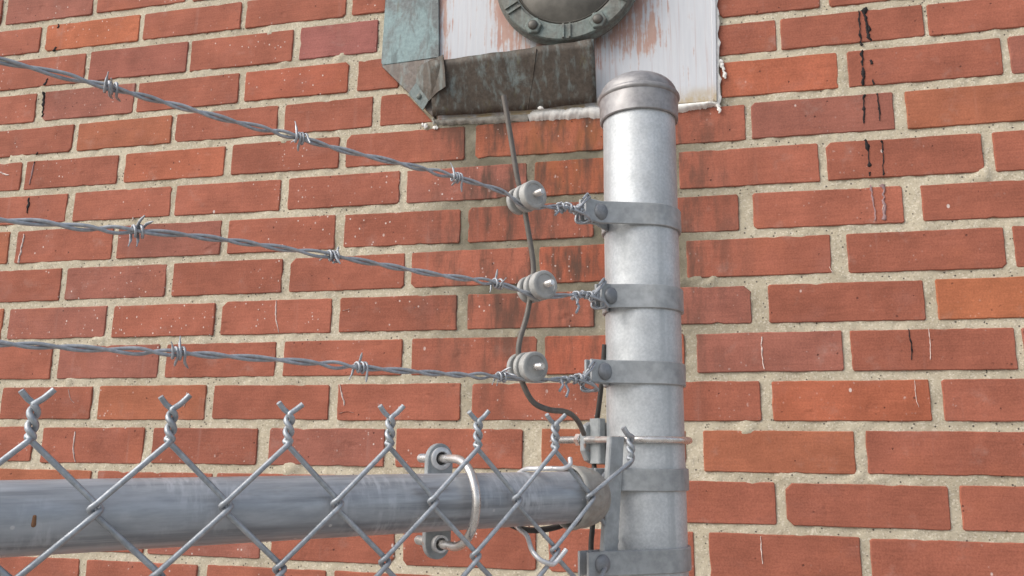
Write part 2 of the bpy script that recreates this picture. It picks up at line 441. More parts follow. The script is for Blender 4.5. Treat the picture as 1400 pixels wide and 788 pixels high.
# head joints of each course (left edge, right edge), metres along the wall
HEAD = {
-3: [(-1.1164, -1.1044), (-0.9118, -0.9022), (-0.7164, -0.7013), (-0.505, -0.493)],
-2: [(-1.0189, -1.0066), (-0.8061, -0.7968), (-0.601, -0.5909), (-0.4015, -0.39)],
-1: [(-0.9123, -0.9021), (-0.7008, -0.6934), (-0.4965, -0.4827), (0.3562, 0.3693)],
0: [(-1.009, -0.9912), (-0.801, -0.7935), (-0.5939, -0.5812), (-0.3902, -0.3731), (0.2923, 0.299), (0.4933, 0.499)],
1: [(-0.9196, -0.9087), (-0.7186, -0.7099), (-0.5153, -0.5017), (-0.3439, -0.3298), (0.3744, 0.3881), (0.5881, 0.5981)],
2: [(-1.0204, -1.0109), (-0.8185, -0.8036), (-0.6093, -0.5953), (-0.3991, -0.3867), (-0.185, -0.167), (0.0349, 0.0493), (0.2426, 0.2513), (0.444, 0.4606)],
3: [(-0.9148, -0.8996), (-0.7057, -0.6965), (-0.5004, -0.4852), (-0.2912, -0.2788), (-0.0841, -0.0714), (0.1245, 0.1457), (0.3403, 0.351), (0.5508, 0.5651)],
4: [(-1.0256, -1.0099), (-0.8124, -0.8015), (-0.6037, -0.5901), (-0.3983, -0.3824), (-0.1887, -0.1757), (0.018, 0.0344), (0.2275, 0.2476), (0.4456, 0.4695)],
5: [(-0.9072, -0.896), (-0.7006, -0.6867), (-0.487, -0.4728), (-0.2779, -0.2659), (-0.0772, -0.0632), (0.1383, 0.1527), (0.348, 0.3698), (0.5654, 0.5767)],
6: [(-1.017, -1.004), (-0.8081, -0.7938), (-0.6029, -0.5895), (-0.3968, -0.3825), (-0.1911, -0.1738), (0.0181, 0.0394), (0.2387, 0.2621), (0.4617, 0.4769)],
7: [(-0.9065, -0.8919), (-0.6989, -0.6853), (-0.4884, -0.4738), (-0.2764, -0.2605), (-0.0664, -0.0544), (0.1456, 0.1622), (0.3548, 0.3654), (0.5649, 0.5742)],
8: [(-1.0091, -0.9971), (-0.8186, -0.8046), (-0.6065, -0.5921), (-0.3929, -0.3783), (-0.1819, -0.1639), (0.0252, 0.0419), (0.2451, 0.2604), (0.4581, 0.4734)],
9: [(-0.924, -0.9053), (-0.7121, -0.6953), (-0.5096, -0.4889), (-0.2988, -0.2802), (-0.0871, -0.0592), (0.1434, 0.1669), (0.3609, 0.3757)],
10: [(-0.803, -0.7914), (-0.5827, -0.575), (-0.3749, -0.3607), (-0.1666, -0.1502), (0.0493, 0.0644), (0.2582, 0.2712), (0.469, 0.4826)],
11: [(-0.908, -0.8968), (-0.6939, -0.6854), (-0.4921, -0.4739), (-0.2766, -0.2631), (-0.0665, -0.0483), (0.1499, 0.1699), (0.3594, 0.3713)],
12: [(-0.8066, -0.7931), (-0.5956, -0.5787), (-0.382, -0.3692)],
}
XMIN, XMAX = -1.62, 1.15
def fill_row(n):
    if n in HEAD: L = list(HEAD[n])
    else:
        x0 = 0.03 if n % 2 == 0 else -0.07
        x0 += rng.uniform(-0.006, 0.006); L = [(x0 - 0.0065, x0 + 0.0065)]
    while L[0][0] > XMIN:
        x = L[0][0] - 0.198 + rng.uniform(-0.003, 0.003); L.insert(0, (x - 0.013, x))
    while L[-1][1] < XMAX:
        x = L[-1][1] + 0.197 + rng.uniform(-0.003, 0.003); L.append((x, x + 0.014))
    return L
bricks = []   # (row, x0, x1)
for n in range(-8, 19):
    L = fill_row(n)
    for (a, b) in zip(L[:-1], L[1:]):
        x0, x1 = a[1], b[0]
        if n in (-1, 0, 1):    # cut around the vent plate
            lim = {-1: (-0.341, 0.209), 0: (-0.300, 0.209), 1: (-0.238, 0.210)}[n]
            if x0 > lim[0] - 0.02 and x1 < lim[1] + 0.02: continue
            if x0 < lim[0] < x1 and x1 > lim[1]:
                bricks.append((n, x0, lim[0])); bricks.append((n, lim[1], x1)); continue
            if x0 < lim[0] < x1: x1 = lim[0]
            elif x0 < lim[1] < x1: x0 = lim[1]
        elif n in (-2, -3, -4, -5):
            lim = (-0.329, 0.209)
            if x0 > lim[0] - 0.02 and x1 < lim[1] + 0.02: continue
            if x0 < lim[0] < x1: x1 = lim[0]
            elif x0 < lim[1] < x1: x0 = lim[1]
        bricks.append((n, x0, x1))

def brick_shape(w, h, rg, dep=0.04, step=0.009):
    """irregular brick face outline, bevelled ring and sides; centred"""
    cr = [rg.uniform(0.0008, 0.0028) for _ in range(4)]
    for i in range(4):
        if rg.random() < 0.10: cr[i] = rg.uniform(0.004, 0.009)
    hw, hh = w / 2, h / 2
    cor = [(-hw, -hh), (hw, -hh), (hw, hh), (-hw, hh)]
    pts = []
    for i in range(4):
        a, b = np.array(cor[i]), np.array(cor[(i + 1) % 4])
        d = b - a; L = np.linalg.norm(d); d /= L; nr = np.array([-d[1], d[0]])   # inward
        k = max(3, int(L / step))
        ph = rg.uniform(0, 6); amp = rg.uniform(0.0, 0.0004)
        chips = [(rg.uniform(0.1, 0.9), rg.uniform(0.0006, 0.0024), rg.uniform(0.012, 0.035)) for _ in range(rg.choice([0, 0, 0, 1, 1, 2]))]
        for j in range(k + 1):
            t = (cr[i] + (L - cr[i] - cr[(i + 1) % 4]) * j / k) / L
            off = amp * math.sin(ph + t * 9) + rg.uniform(-0.0003, 0.0003)
            for (c0, dp, wd) in chips: off += dp * math.exp(-((t - c0) / wd) ** 2)
            pts.append(a + d * t * L + nr * off)
    P = np.array(pts); n = len(P)
    c = P.mean(0)
    rel = P - c
    ins = P - np.sign(rel) * np.array([0.0011, 0.0011]) * np.minimum(1, np.abs(rel) / np.array([hw * 0.5, hh * 0.5]))
    V = [(p[0], 0.0, p[1]) for p in ins] + [(p[0], 0.0010, p[1]) for p in P] + [(p[0], dep, p[1]) for p in P]
    F = [tuple(range(n))]
    for i in range(2):
        for j in range(n):
            k = (j + 1) % n
            F.append((i * n + k, i * n + j, (i + 1) * n + j, (i + 1) * n + k))
    return V, F

BASE = (0.322, 0.109, 0.070)
def tone(n, xm):
    r = rng.random()
    c = np.array(BASE)
    k = rng.uniform(0.93, 1.08)
    c = c * k
    if r < 0.06: c = c * np.array([1.07, 1.11, 0.97])      # orange
    elif r < 0.24: c = c * np.array([0.93, 1.03, 1.16])    # violet
    elif r < 0.28: c = c * np.array([0.90, 0.91, 0.93])    # dark
    sp = {(-2, -0.90): (0.42, 0.135, 0.070), (0, -0.45): (0.37, 0.115, 0.07), (-1, -0.41): (0.32, 0.118, 0.100), (1, 0.29): (0.41, 0.128, 0.072), (6, 0.57): (0.39, 0.132, 0.065),
          (2, -0.07): (0.35, 0.115, 0.066), (3, 0.02): (0.34, 0.108, 0.060), (-1, -0.80): (0.30, 0.105, 0.075), (2, -0.71): (0.39, 0.125, 0.072), (5, 0.04): (0.38, 0.110, 0.062), (7, 0.05): (0.38, 0.112, 0.066), (8, 0.35): (0.38, 0.118, 0.065)}
    for (rn, rx), cc in sp.items():
        if rn == n and abs(rx - xm) < 0.07: c = np.array(cc)
    return (*c, 1.0)

def in_view(n, x0, x1):
    return -5 <= n <= 14 and x1 > -1.35 and x0 < 0.85
far = MB(); cnt = 0
bricks.sort()
for (n, x0, x1) in bricks:
    xm = (x0 + x1) / 2
    zt = bed_z(n, xm) - 0.0064 + rng.uniform(-0.0008, 0.0008); zb = bed_z(n + 1, xm) + 0.0064 + rng.uniform(-0.0008, 0.0008)
    w_, h_ = x1 - x0, zt - zb
    if w_ < 0.012: continue
    if in_view(n, x0, x1) and cnt < 298:
        V, F = brick_shape(w_, h_, rng)
        # stretch the courses' slope into the brick so that courses run true
        sl_ = (BED.get(n, (0, 0))[0] + BED.get(n + 1, (0, 0))[0]) / 2
        V = [(v[0], v[1], v[2] + v[0] * sl_) for v in V]
        if n == 1 and abs(x1 + 0.238) < 0.002:      # the brick cut diagonally under the copper corner
            V = [(min(v[0], (w_ / 2 - 0.045) - v[2] * 0.9 + 0.02), v[1], v[2]) for v in V]
        o = new_obj('brick', V, F, M['brick'], wall)
        o.location = (xm, rng.uniform(-0.0003, 0.0005), (zt + zb) / 2)
        o.rotation_euler = (rng.uniform(-0.006, 0.006), rng.uniform(-0.004, 0.004), rng.uniform(-0.002, 0.002))
        o.color = tone(n, xm); cnt += 1
    else:
        hw, hh = w_ / 2, h_ / 2; zc = (zt + zb) / 2
        V = [(xm + sx * (hw - i), y, zc + sz * (hh - i)) for (y, i) in ((0.0, 0.001), (0.001, 0), (0.04, 0)) for sx, sz in ((-1, -1), (1, -1), (1, 1), (-1, 1))]
        F = [(0, 1, 2, 3)] + [(i * 4 + (j + 1) % 4, i * 4 + j, i * 4 + 4 + j, i * 4 + 4 + (j + 1) % 4) for i in range(2) for j in range(4)]
        far.add(V, F)
# lower courses down to the ground, joined
for n in range(19, 36):
    L = fill_row(n)
    zt = Z0 - n * H - 0.0064; zb = zt - 0.0549
    if zb < 0.01: continue
    for (a, b) in zip(L[:-1], L[1:]):
        x0, x1 = a[1], b[0]
        V = [(x, y, z) for (y, i) in ((0.0, 0.001), (0.001, 0), (0.04, 0)) for x, z in ((x0 + i, zb + i), (x1 - i, zb + i), (x1 - i, zt - i), (x0 + i, zt - i))]
        F = [(0, 1, 2, 3)] + [(i * 4 + (j + 1) % 4, i * 4 + j, i * 4 + 4 + j, i * 4 + 4 + (j + 1) % 4) for i in range(2) for j in range(4)]
        far.add(V, F)
fo = far.build('brick_courses', M['brick'], wall, smooth=None); fo['kind'] = 'stuff'; fo.color = (*BASE, 1)

# mortar sheet: fine uneven relief in view, coarse elsewhere
def vnoise(X, Z, f, seed):
    r = np.random.RandomState(seed); T = r.rand(64, 64)
    x = X * f; z = Z * f; xi = np.floor(x).astype(int); zi = np.floor(z).astype(int)
    fx = x - xi; fz = z - zi; fx = fx * fx * (3 - 2 * fx); fz = fz * fz * (3 - 2 * fz)
    g = lambda i, j: T[i % 64, j % 64]
    return (g(xi, zi) * (1 - fx) + g(xi + 1, zi) * fx) * (1 - fz) + (g(xi, zi + 1) * (1 - fx) + g(xi + 1, zi + 1) * fx) * fz
xs = np.concatenate([np.linspace(-1.66, -1.22, 5)[:-1], np.arange(-1.22, 0.72, 0.0042), np.linspace(0.72, 1.18, 5)])
zs = np.concatenate([np.linspace(0.0, 1.48, 12)[:-1], np.arange(1.48, 2.66, 0.0042), np.linspace(2.66, 2.94, 5)])
GX, GZ = np.meshgrid(xs, zs)
dep = 0.0024 + (vnoise(GX, GZ, 120, 1) - 0.5) * 0.0018 + (vnoise(GX, GZ, 45, 2) - 0.5) * 0.0022
sm = np.clip((vnoise(GX, GZ, 22, 3) - 0.80) / 0.15, 0, 1) * np.clip((vnoise(GX, GZ, 90, 5) - 0.35) / 0.3, 0, 1)
fr = ((Z0 - GZ) / H) % 1.0; fr = np.minimum(fr, 1 - fr)
sm = sm * np.clip((0.165 - fr) / 0.03, 0, 1)
dep = dep - sm * 0.0030
nx, nz = len(xs), len(zs)
V = np.stack([GX, dep, GZ], -1).reshape(-1, 3)
idx = np.arange(nx * nz).reshape(nz, nx)
F = np.stack([idx[:-1, :-1], idx[:-1, 1:], idx[1:, 1:], idx[1:, :-1]], -1).reshape(-1, 4)
new_obj('mortar', V, F.tolist(), M['mortar'], wall, smooth=179)
# body of the wall behind the face
new_obj('wall_core', [(x, y, z) for y in (0.035, 0.22) for x, z in ((-1.64, 0.0), (1.16, 0.0), (1.16, 2.93), (-1.64, 2.93))],
        [(0, 1, 2, 3), (5, 4, 7, 6), (4, 0, 3, 7), (1, 5, 6, 2), (3, 2, 6, 7)], M['mortar'], wall)

# drips and marks on the brick faces
def drip(name, path, mat, wid, y=-0.0010, seed=0, gaps=0.25):
    """a dried run: continuous where it clings, thinning, pooling and breaking off"""
    rg = random.Random(seed); mb = MB()
    P = catmull([(x, 0, z) for x, z in path], 12)
    L = np.concatenate([[0], np.cumsum(np.linalg.norm(np.diff(P, axis=0), axis=1))]); n = max(4, int(L[-1] / 0.0011))
    u = np.linspace(0, L[-1], n); P = np.stack([np.interp(u, L, P[:, i]) for i in range(3)], 1)
    def n1(step):
        k = int(L[-1] / step) + 3; v = [rg.random() for _ in range(k)]
        return np.interp(u / step, range(k), v)
    wv = 0.85 * wid * (0.30 + 1.9 * n1(0.006) ** 2 * n1(0.02) + 0.25 * n1(0.0022))
    gate = n1(0.013) > gaps * 0.9
    fr = ((Z0 - P[:, 2]) / H) % 1.0; fr = np.minimum(fr, 1 - fr)
    gate &= ~((fr < 0.10) & (n1(0.05) < 0.85))
    wv = np.where(gate, wv, 0); wv[0] = wv[-1] = 0
    jit = (n1(0.004) - 0.5) * wid * 0.9
    Vv = []; Ff = []
    for p, a_, j_ in zip(P, wv, jit):
        e1 = rg.uniform(0.8, 1.2) * a_; e2 = rg.uniform(0.8, 1.2) * a_
        Vv += [(p[0] - e1 + j_, 0.0012, p[2]), (p[0] - 0.55 * e1 + j_, y * 0.9, p[2]), (p[0] + 0.55 * e2 + j_, y, p[2]), (p[0] + e2 + j_, 0.0012, p[2])]
    for k in range(n - 1):
        if wv[k] <= 0 and wv[k + 1] <= 0: continue
        for q in range(3): Ff.append((k * 4 + q, k * 4 + q + 1, k * 4 + q + 5, k * 4 + q + 4))
    if not Ff: return
    used = sorted({i for f in Ff for i in f}); mp = {v: i for i, v in enumerate(used)}
    return new_obj(name, [Vv[i] for i in used], [tuple(mp[i] for i in f) for f in Ff], mat, wall, smooth=80)
drip('tar_drip', [(0.4086, 2.392), (0.4078, 2.360), (0.4082, 2.332), (0.408, 2.296), (0.4071, 2.268), (0.4036, 2.204), (0.406, 2.169), (0.406, 2.130)], M['tar'], 0.0025, seed=3, gaps=0.3)
drip('tar_drip', [(0.4150, 2.392), (0.4165, 2.37), (0.4185, 2.350)], M['tar'], 0.0020, seed=21, gaps=0.0)
drip('tar_drip', [(0.4177, 2.393), (0.4182, 2.368), (0.420, 2.345), (0.4215, 2.330)], M['tar'], 0.0058, seed=8, gaps=0.0)
drip('tar_drip', [(0.4195, 2.318), (0.4195, 2.278), (0.4237, 2.256), (0.4246, 2.203), (0.425, 2.168), (0.4234, 2.134)], M['tar'], 0.0022, seed=5, gaps=0.4)
drip('faded_drip', [(0.4225, 2.128), (0.4215, 2.10), (0.4207, 2.071)], M['oldtar'], 0.0036, seed=6, gaps=0)
drip('faded_drip', [(0.405, 2.128), (0.407, 2.10), (0.409, 2.071)], M['oldtar'], 0.0026, seed=7, gaps=0)
drip('tar_drip', [(-0.9813, 2.54), (-0.9815, 2.52)], M['tar'], 0.0050, seed=9, gaps=0)
drip('tar_drip', [(-0.9825, 2.482), (-0.984, 2.465)], M['tar'], 0.0050, seed=10, gaps=0)
drip('tar_drip', [(-0.989, 2.42), (-0.9952, 2.402), (-0.992, 2.37), (-0.9898, 2.344)], M['tar'], 0.0034, seed=11, gaps=0)
drip('tar_drip', [(-0.9905, 2.276), (-0.994, 2.255)], M['tar'], 0.0034, seed=12, gaps=0)
drip('faded_drip', [(-0.994, 2.255), (-0.998, 2.215)], M['oldtar'], 0.0022, seed=13, gaps=0)
drip('tar_drip', [(-0.995, 2.192), (-0.9951, 2.161)], M['tar'], 0.0034, seed=14, gaps=0)
drip('paint_drip', [(-0.9947, 2.125), (-1.00, 2.07)], M['paint'], 0.0026, seed=15, gaps=0)
drip('tar_drip', [(0.4375, 1.933), (0.439, 1.915), (0.440, 1.895), (0.440, 1.878)], M['tar'], 0.0021, seed=16, gaps=0)
for k, (pth, wd) in enumerate([([(0.2502, 1.9138), (0.2495, 1.89), (0.2515, 1.868)], 0.0022), ([(0.2367, 1.648), (0.2370, 1.63), (0.2372, 1.612)], 0.0020), ([(-0.3763, 1.8532), (-0.372, 1.84), (-0.3659, 1.8197)], 0.0024),
                    ([(-0.8418, 1.7787), (-0.842, 1.75), (-0.835, 1.7292)], 0.0018), ([(-0.493, 1.9887), (-0.492, 1.96), (-0.4851, 1.9352)], 0.0016), ([(0.462, 1.93), (0.4635, 1.905), (0.462, 1.878)], 0.0008), ([(-1.0665, 2.2442), (-1.058, 2.240), (-1.049, 2.236)], 0.0075),
                    ([(-0.775, 2.142), (-0.776, 2.12)], 0.0020), ([(-0.865, 1.848), (-0.858, 1.832), (-0.850, 1.825)], 0.0010), ([(0.441, 1.862), (0.4405, 1.83), (0.443, 1.816)], 0.0010), ([(-0.375, 1.808), (-0.362, 1.811), (-0.350, 1.809)], 0.0009),
                    ([(-0.640, 1.842), (-0.642, 1.833)], 0.0018), ([(-0.641, 1.826), (-0.644, 1.818)], 0.0018), ([(0.418, 2.086), (0.422, 2.098)], 0.0008), ([(0.345, 2.009), (0.348, 2.0)], 0.0014), ([(-0.378, 1.967), (-0.366, 1.970)], 0.0022)]):
    drip('paint_mark', pth, M['paint'], wd * 0.75, y=-0.0008, seed=30 + k, gaps=0)

# ------------------------------------------------------------------ wall vent
vent = empty('wall_vent', 'round bolted bronze flange on a white plate edged with copper flashing', 'vent')
XZ = lambda x, z, y: (x, y, z)
def wallpoly(name, poly, y0, y1, mat, parent=vent, bev=0.0006, sub=None):
    V_, F_ = prism(poly, XZ, y0, y1, bev)
    return new_obj(name, V_, F_, mat, parent)
wallpoly('mounting_plate', [(-0.236, 2.80), (-0.236, 2.30), (-0.229, 2.2706), (0.2003, 2.2638), (0.2045, 2.43), (0.205, 2.80)], 0.003, -0.0062, M['plate_w'])
wallpoly('plate_trim', [(0.1975, 2.2660), (0.2032, 2.2620), (0.2078, 2.43), (0.208, 2.80), (0.203, 2.80), (0.2015, 2.43)], -0.0058, -0.0092, M['plate_w'])
# left copper strip, bent sheet with a cut lower corner
wallpoly('copper_strip', [(-0.3245, 2.80), (-0.3245, 2.49), (-0.3268, 2.3760), (-0.3240, 2.3720), (-0.2276, 2.3760), (-0.2312, 2.48), (-0.2316, 2.80)], 0.002, -0.0125, M['verdigris'])
wallpoly('copper_corner', [(-0.3262, 2.3722), (-0.3255, 2.3700), (-0.2753, 2.3170), (-0.2344, 2.2750), (-0.2290, 2.300), (-0.2276, 2.3755)], 0.002, -0.0118, M['corner'])
# lower copper apron leaning out from the wall
ap = []
nu, nv = 28, 8
for i in range(nu + 1):
    u_ = i / nu
    xb, zb_, yb = -0.2344 + (0.0267 + 0.2344) * u_, 2.2745 - 0.0032 * math.sin(u_ * 3.1) , -0.0135
    xt, zt_, yt = -0.2003 + (0.028 + 0.2003) * u_ - 0.03 * (1 - u_) ** 6, 2.352 + 0.0092 * u_, -0.047
    for j in range(nv + 1):
        t_ = j / nv
        bow = 0.0012 * math.sin(t_ * math.pi) + 0.0010 * math.sin(u_ * 17 + t_ * 3) + 0.0008 * math.sin(u_ * 41 + t_ * 7)
        ap.append((xb + (xt - xb) * t_, yb + (yt - yb) * t_ - bow, zb_ + (zt_ - zb_) * t_))
Fq = [(i * (nv + 1) + j, (i + 1) * (nv + 1) + j, (i + 1) * (nv + 1) + j + 1, i * (nv + 1) + j + 1) for i in range(nu) for j in range(nv)]
apo = new_obj('copper_apron', ap, Fq, M['copper'], vent, smooth=60)
sd = apo.modifiers.new('thick', 'SOLIDIFY'); sd.thickness = 0.0016; sd.offset = -1
# seam on the apron, dark side return at its right end
V_, F_ = tube([( -0.0800, -0.0140, 2.2735), (-0.0690, -0.0312, 2.316), (-0.0600, -0.0472, 2.3545)], 0.0010, 6, 0.7); new_obj('seam', V_, F_, M['copper'], apo, smooth=60)
# folded corner tab with a screw
tabp = [(-0.2605, -0.0215, 2.3575), (-0.2400, -0.0330, 2.3585), (-0.2085, -0.0500, 2.3590), (-0.2055, -0.0465, 2.3330), (-0.2055, -0.0410, 2.3095), (-0.2215, -0.0330, 2.3055), (-0.2385, -0.0235, 2.2965), (-0.2619, -0.0215, 2.3290)]
tq = [(0, 7, 1), (7, 6, 5, 1), (1, 5, 3, 2), (5, 4, 3)]
to = new_obj('folded_tab', tabp, tq, M['copper'], vent); sd = to.modifiers.new('thick', 'SOLIDIFY'); sd.thickness = 0.0016
tp2 = [(-0.2615, -0.0222, 2.3300), (-0.2385, -0.0242, 2.2970), (-0.2500, -0.0170, 2.2850), (-0.2760, -0.0165, 2.3155)]
t2 = new_obj('screw_tab', tp2, [(0, 3, 2, 1)], M['screwtab'], vent); sd = t2.modifiers.new('thick', 'SOLIDIFY'); sd.thickness = 0.0016
V_, F_ = lathe([(0, 0.0046), (0.0012, 0.0046), (0.0022, 0.0038), (0.0032, 0.0022), (0.0034, 0.0)], (-0.2562, -0.0200, 2.3072), (-0.15, -1, 0.1), 16); new_obj('screw', V_, F_, M['bronze'], t2, smooth=40)
# bronze flange: two stacked rings, ribs, hex bolts and a domed cover
VC = (-0.0150, 0.0, 2.4810)
V_, F_ = lathe([(0.004, 0.106), (0.020, 0.1075), (0.022, 0.1145), (0.027, 0.1150), (0.029, 0.1130), (0.0305, 0.1120), (0.037, 0.1118), (0.0395, 0.1098), (0.0395, 0.0880), (0.0355, 0.0860), (0.0350, 0.0835), (0.006, 0.0830)], VC, (0, -1, 0), 96)
flo = new_obj('flange', V_, F_[:-2], M['bronze'], vent, smooth=35)
V_, F_ = lathe([(0.006, 0.0835), (0.0330, 0.0832), (0.0350, 0.0810), (0.0330, 0.0790), (0.0335, 0.0780), (0.0380, 0.0700), (0.0440, 0.0520), (0.0475, 0.028), (0.0485, 0.0)], VC, (0, -1, 0), 72)
new_obj('domed_cover', V_, F_, M['lens'], vent, smooth=50)
for k in range(6):
    a = R_(-121 + 60 * k); c = (VC[0] + 0.0995 * math.cos(a), -0.039, VC[2] + 0.0995 * math.sin(a))
    V_, F_ = lathe([(0.0, 0.0138), (0.0050, 0.0138), (0.0062, 0.0122), (0.0063, 0.0085)], c, (0, -1, 0), 6)
    bo = new_obj('hex_nut', V_, F_, M['bronze'], vent)
    V_, F_ = lathe([(0.0060, 0.0078), (0.0085, 0.0076), (0.0105, 0.0060), (0.0116, 0.0032), (0.0118, 0.0)], c, (0, -1, 0), 16)
    new_obj('stud', V_, F_, M['lens'], bo, smooth=40)
    a2 = a + R_(31); 
    for sgn in (-1, 1):
        ca, sa = math.cos(a2), math.sin(a2); mb = MB()
        pts = []
        for (rad, wd) in ((0.086, 0.0015), (0.109, 0.0015)):
            for q in (-1, 1):
                for y in (-0.0385, -0.0425):
                    pts.append((VC[0] + rad * ca - (sgn * 0.005 + q * wd) * sa, y, VC[2] + rad * sa + (sgn * 0.005 + q * wd) * ca))
        new_obj('rib', pts, [(0, 1, 3, 2), (4, 6, 7, 5), (0, 4, 5, 1), (2, 3, 7, 6), (1, 5, 7, 3), (0, 2, 6, 4)], M['bronze'], flo)
# caulk beads
def bead(name, path, r, mat, seed, flat=0.55):
    rg = random.Random(seed); P = catmull(path, 8)
    rr = np.array([r * rg.uniform(0.25, 1.5) for _ in P]); rr[0] *= 0.4; rr[-1] *= 0.4
    rr = np.convolve(np.pad(rr, 1, 'edge'), [0.25, 0.5, 0.25], 'valid')
    P = P + np.array([[rg.uniform(-1, 1) * r * 0.45, 0, rg.uniform(-1, 1) * r * 0.45] for _ in P])
    V_, F_ = tube(P, rr, 8); V_ = np.array(V_); V_[:, 1] = V_[:, 1].mean() + (V_[:, 1] - V_[:, 1].mean()) * flat
    return new_obj(name, V_, F_, mat, vent, smooth=80)
def ribbon(name, top, bot, mat, seed, y0=-0.005, bulge=0.004, nu=70, nv=6):
    """smeared sealant: ragged lower edge, uneven thickness"""
    rg = random.Random(seed); T_ = catmull([(x, 0, z) for x, z in top], 30); B_ = catmull([(x, 0, z) for x, z in bot], 30)
    def rs(P): 
        q = np.linspace(0, len(P) - 1, nu); return np.stack([np.interp(q, range(len(P)), P[:, i]) for i in range(3)], 1)
    T_, B_ = rs(T_), rs(B_); rag = np.interp(np.linspace(0, 22, nu), range(23), [rg.uniform(-1, 1) for _ in range(23)]) + np.array([rg.uniform(-0.5, 0.5) for _ in range(nu)])
    th = np.interp(np.linspace(0, 14, nu), range(15), [rg.uniform(0.4, 1.2) for _ in range(15)])
    V = []; F = []
    for i in range(nu):
        edge = min(1, 6 * min(i, nu - 1 - i) / nu)
        for j in range(nv):
            t = j / (nv - 1); p = T_[i] * (1 - t) + B_[i] * t
            V.append((p[0], y0 + 0.006 - (0.006 + bulge * th[i] * edge) * math.sin(math.pi * min(1, 0.25 + 0.75 * t)) ** 0.7 + rg.uniform(-0.0004, 0.0004), p[2] + rag[i] * 0.0016 * t))
    for i in range(nu - 1):
        for j in range(nv - 1): F.append((i * nv + j, i * nv + j + 1, (i + 1) * nv + j + 1, (i + 1) * nv + j))
    return new_obj(name, V, F, mat, vent, smooth=70)
ribbon('caulk', [(-0.0840, 2.2745), (-0.040, 2.2725), (0.0, 2.2720), (0.040, 2.2720)], [(-0.0800, 2.2590), (-0.050, 2.2575), (-0.01, 2.2560), (0.040, 2.2540)], M['caulk'], 1)
bead('caulk', [(-0.0835, -0.010, 2.2755), (-0.074, -0.013, 2.2765), (-0.060, -0.013, 2.2735), (-0.046, -0.011, 2.2740)], 0.0028, M['caulk'], 2)
ribbon('caulk', [(0.100, 2.2640), (0.150, 2.2640), (0.180, 2.2640), (0.2060, 2.2640)], [(0.100, 2.2520), (0.150, 2.2525), (0.185, 2.2560), (0.2060, 2.2580)], M['caulk'], 3, bulge=0.003)
bead('caulk', [(0.2080, -0.004, 2.52), (0.2085, -0.004, 2.44), (0.2070, -0.004, 2.40), (0.2072, -0.004, 2.345), (0.2062, -0.004, 2.30), (0.2050, -0.004, 2.262), (0.2065, -0.004, 2.246)], 0.0034, M['caulk'], 4, 0.4)
bead('caulk', [(0.209, -0.003, 2.330), (0.213, -0.003, 2.322), (0.2155, -0.003, 2.312), (0.216, -0.003, 2.300)], 0.0028, M['caulk'], 5)
bead('caulk', [(-0.2560, -0.002, 2.2660), (-0.2480, -0.002, 2.2630)], 0.0045, M['caulk'], 6)
bead('caulk', [(-0.2370, -0.002, 2.2610), (-0.2280, -0.002, 2.2590)], 0.0040, M['caulk'], 7)
ribbon('dirty_caulk', [(-0.235, 2.2735), (-0.19, 2.2715), (-0.14, 2.2720), (-0.082, 2.2730)], [(-0.232, 2.2640), (-0.19, 2.2630), (-0.14, 2.2610), (-0.082, 2.2600)], M['grime'], 8, bulge=0.002)
bead('dirty_caulk', [(-0.236, -0.004, 2.2780), (-0.236, -0.005, 2.2640)], 0.0025, M['grime'], 9)

# ------------------------------------------------------------------ fence frame of reference
FO = np.array([-0.18869523, -0.78935454]); FE = np.array([0.67530095, 0.73754229]); FN = np.array([0.73754229, -0.67530095])
E3 = np.array([FE[0], FE[1], 0.0]); N3 = np.array([FN[0], FN[1], 0.0]); Z3 = np.array([0, 0, 1.0])
def F3(s, o, z):
    p = FO + FE * s + FN * o; return np.array([p[0], p[1], z])
SP, OP, RP = 0.4937, -0.0385, 0.0354         # post axis and radius
def Pp(a, b, z): return F3(SP + a, OP + b, z)
SEND = -0.95                                  # fence runs on to here, out of frame

# ------------------------------------------------------------------ post
post = empty('fence_post', 'thick galvanised steel fence post with domed cap and clamped bands', 'post')
pc = Pp(0, 0, 0)
V_, F_ = lathe([(0.0, RP), (1.0, RP), (2.05, RP), (2.1, RP)], pc, (0, 0, 1), 72)
new_obj('post_tube', V_, F_, M['post'], post, smooth=60, origin=pc)
V_, F_ = lathe([(2.0740, RP + 0.0006), (2.0735, 0.0375), (2.0745, 0.0384), (2.0948, 0.0388), (2.0955, 0.0397), (2.0970, 0.0405), (2.0990, 0.0405), (2.1005, 0.0396), (2.1015, 0.0378)] + [(2.1015 + 0.0220 * math.sin(t), 0.0378 * math.cos(t)) for t in np.linspace(0.08, 1.5, 14)], pc, (0, 0, 1), 72)
new_obj('cap', V_, F_, M['cap'], post, smooth=35)

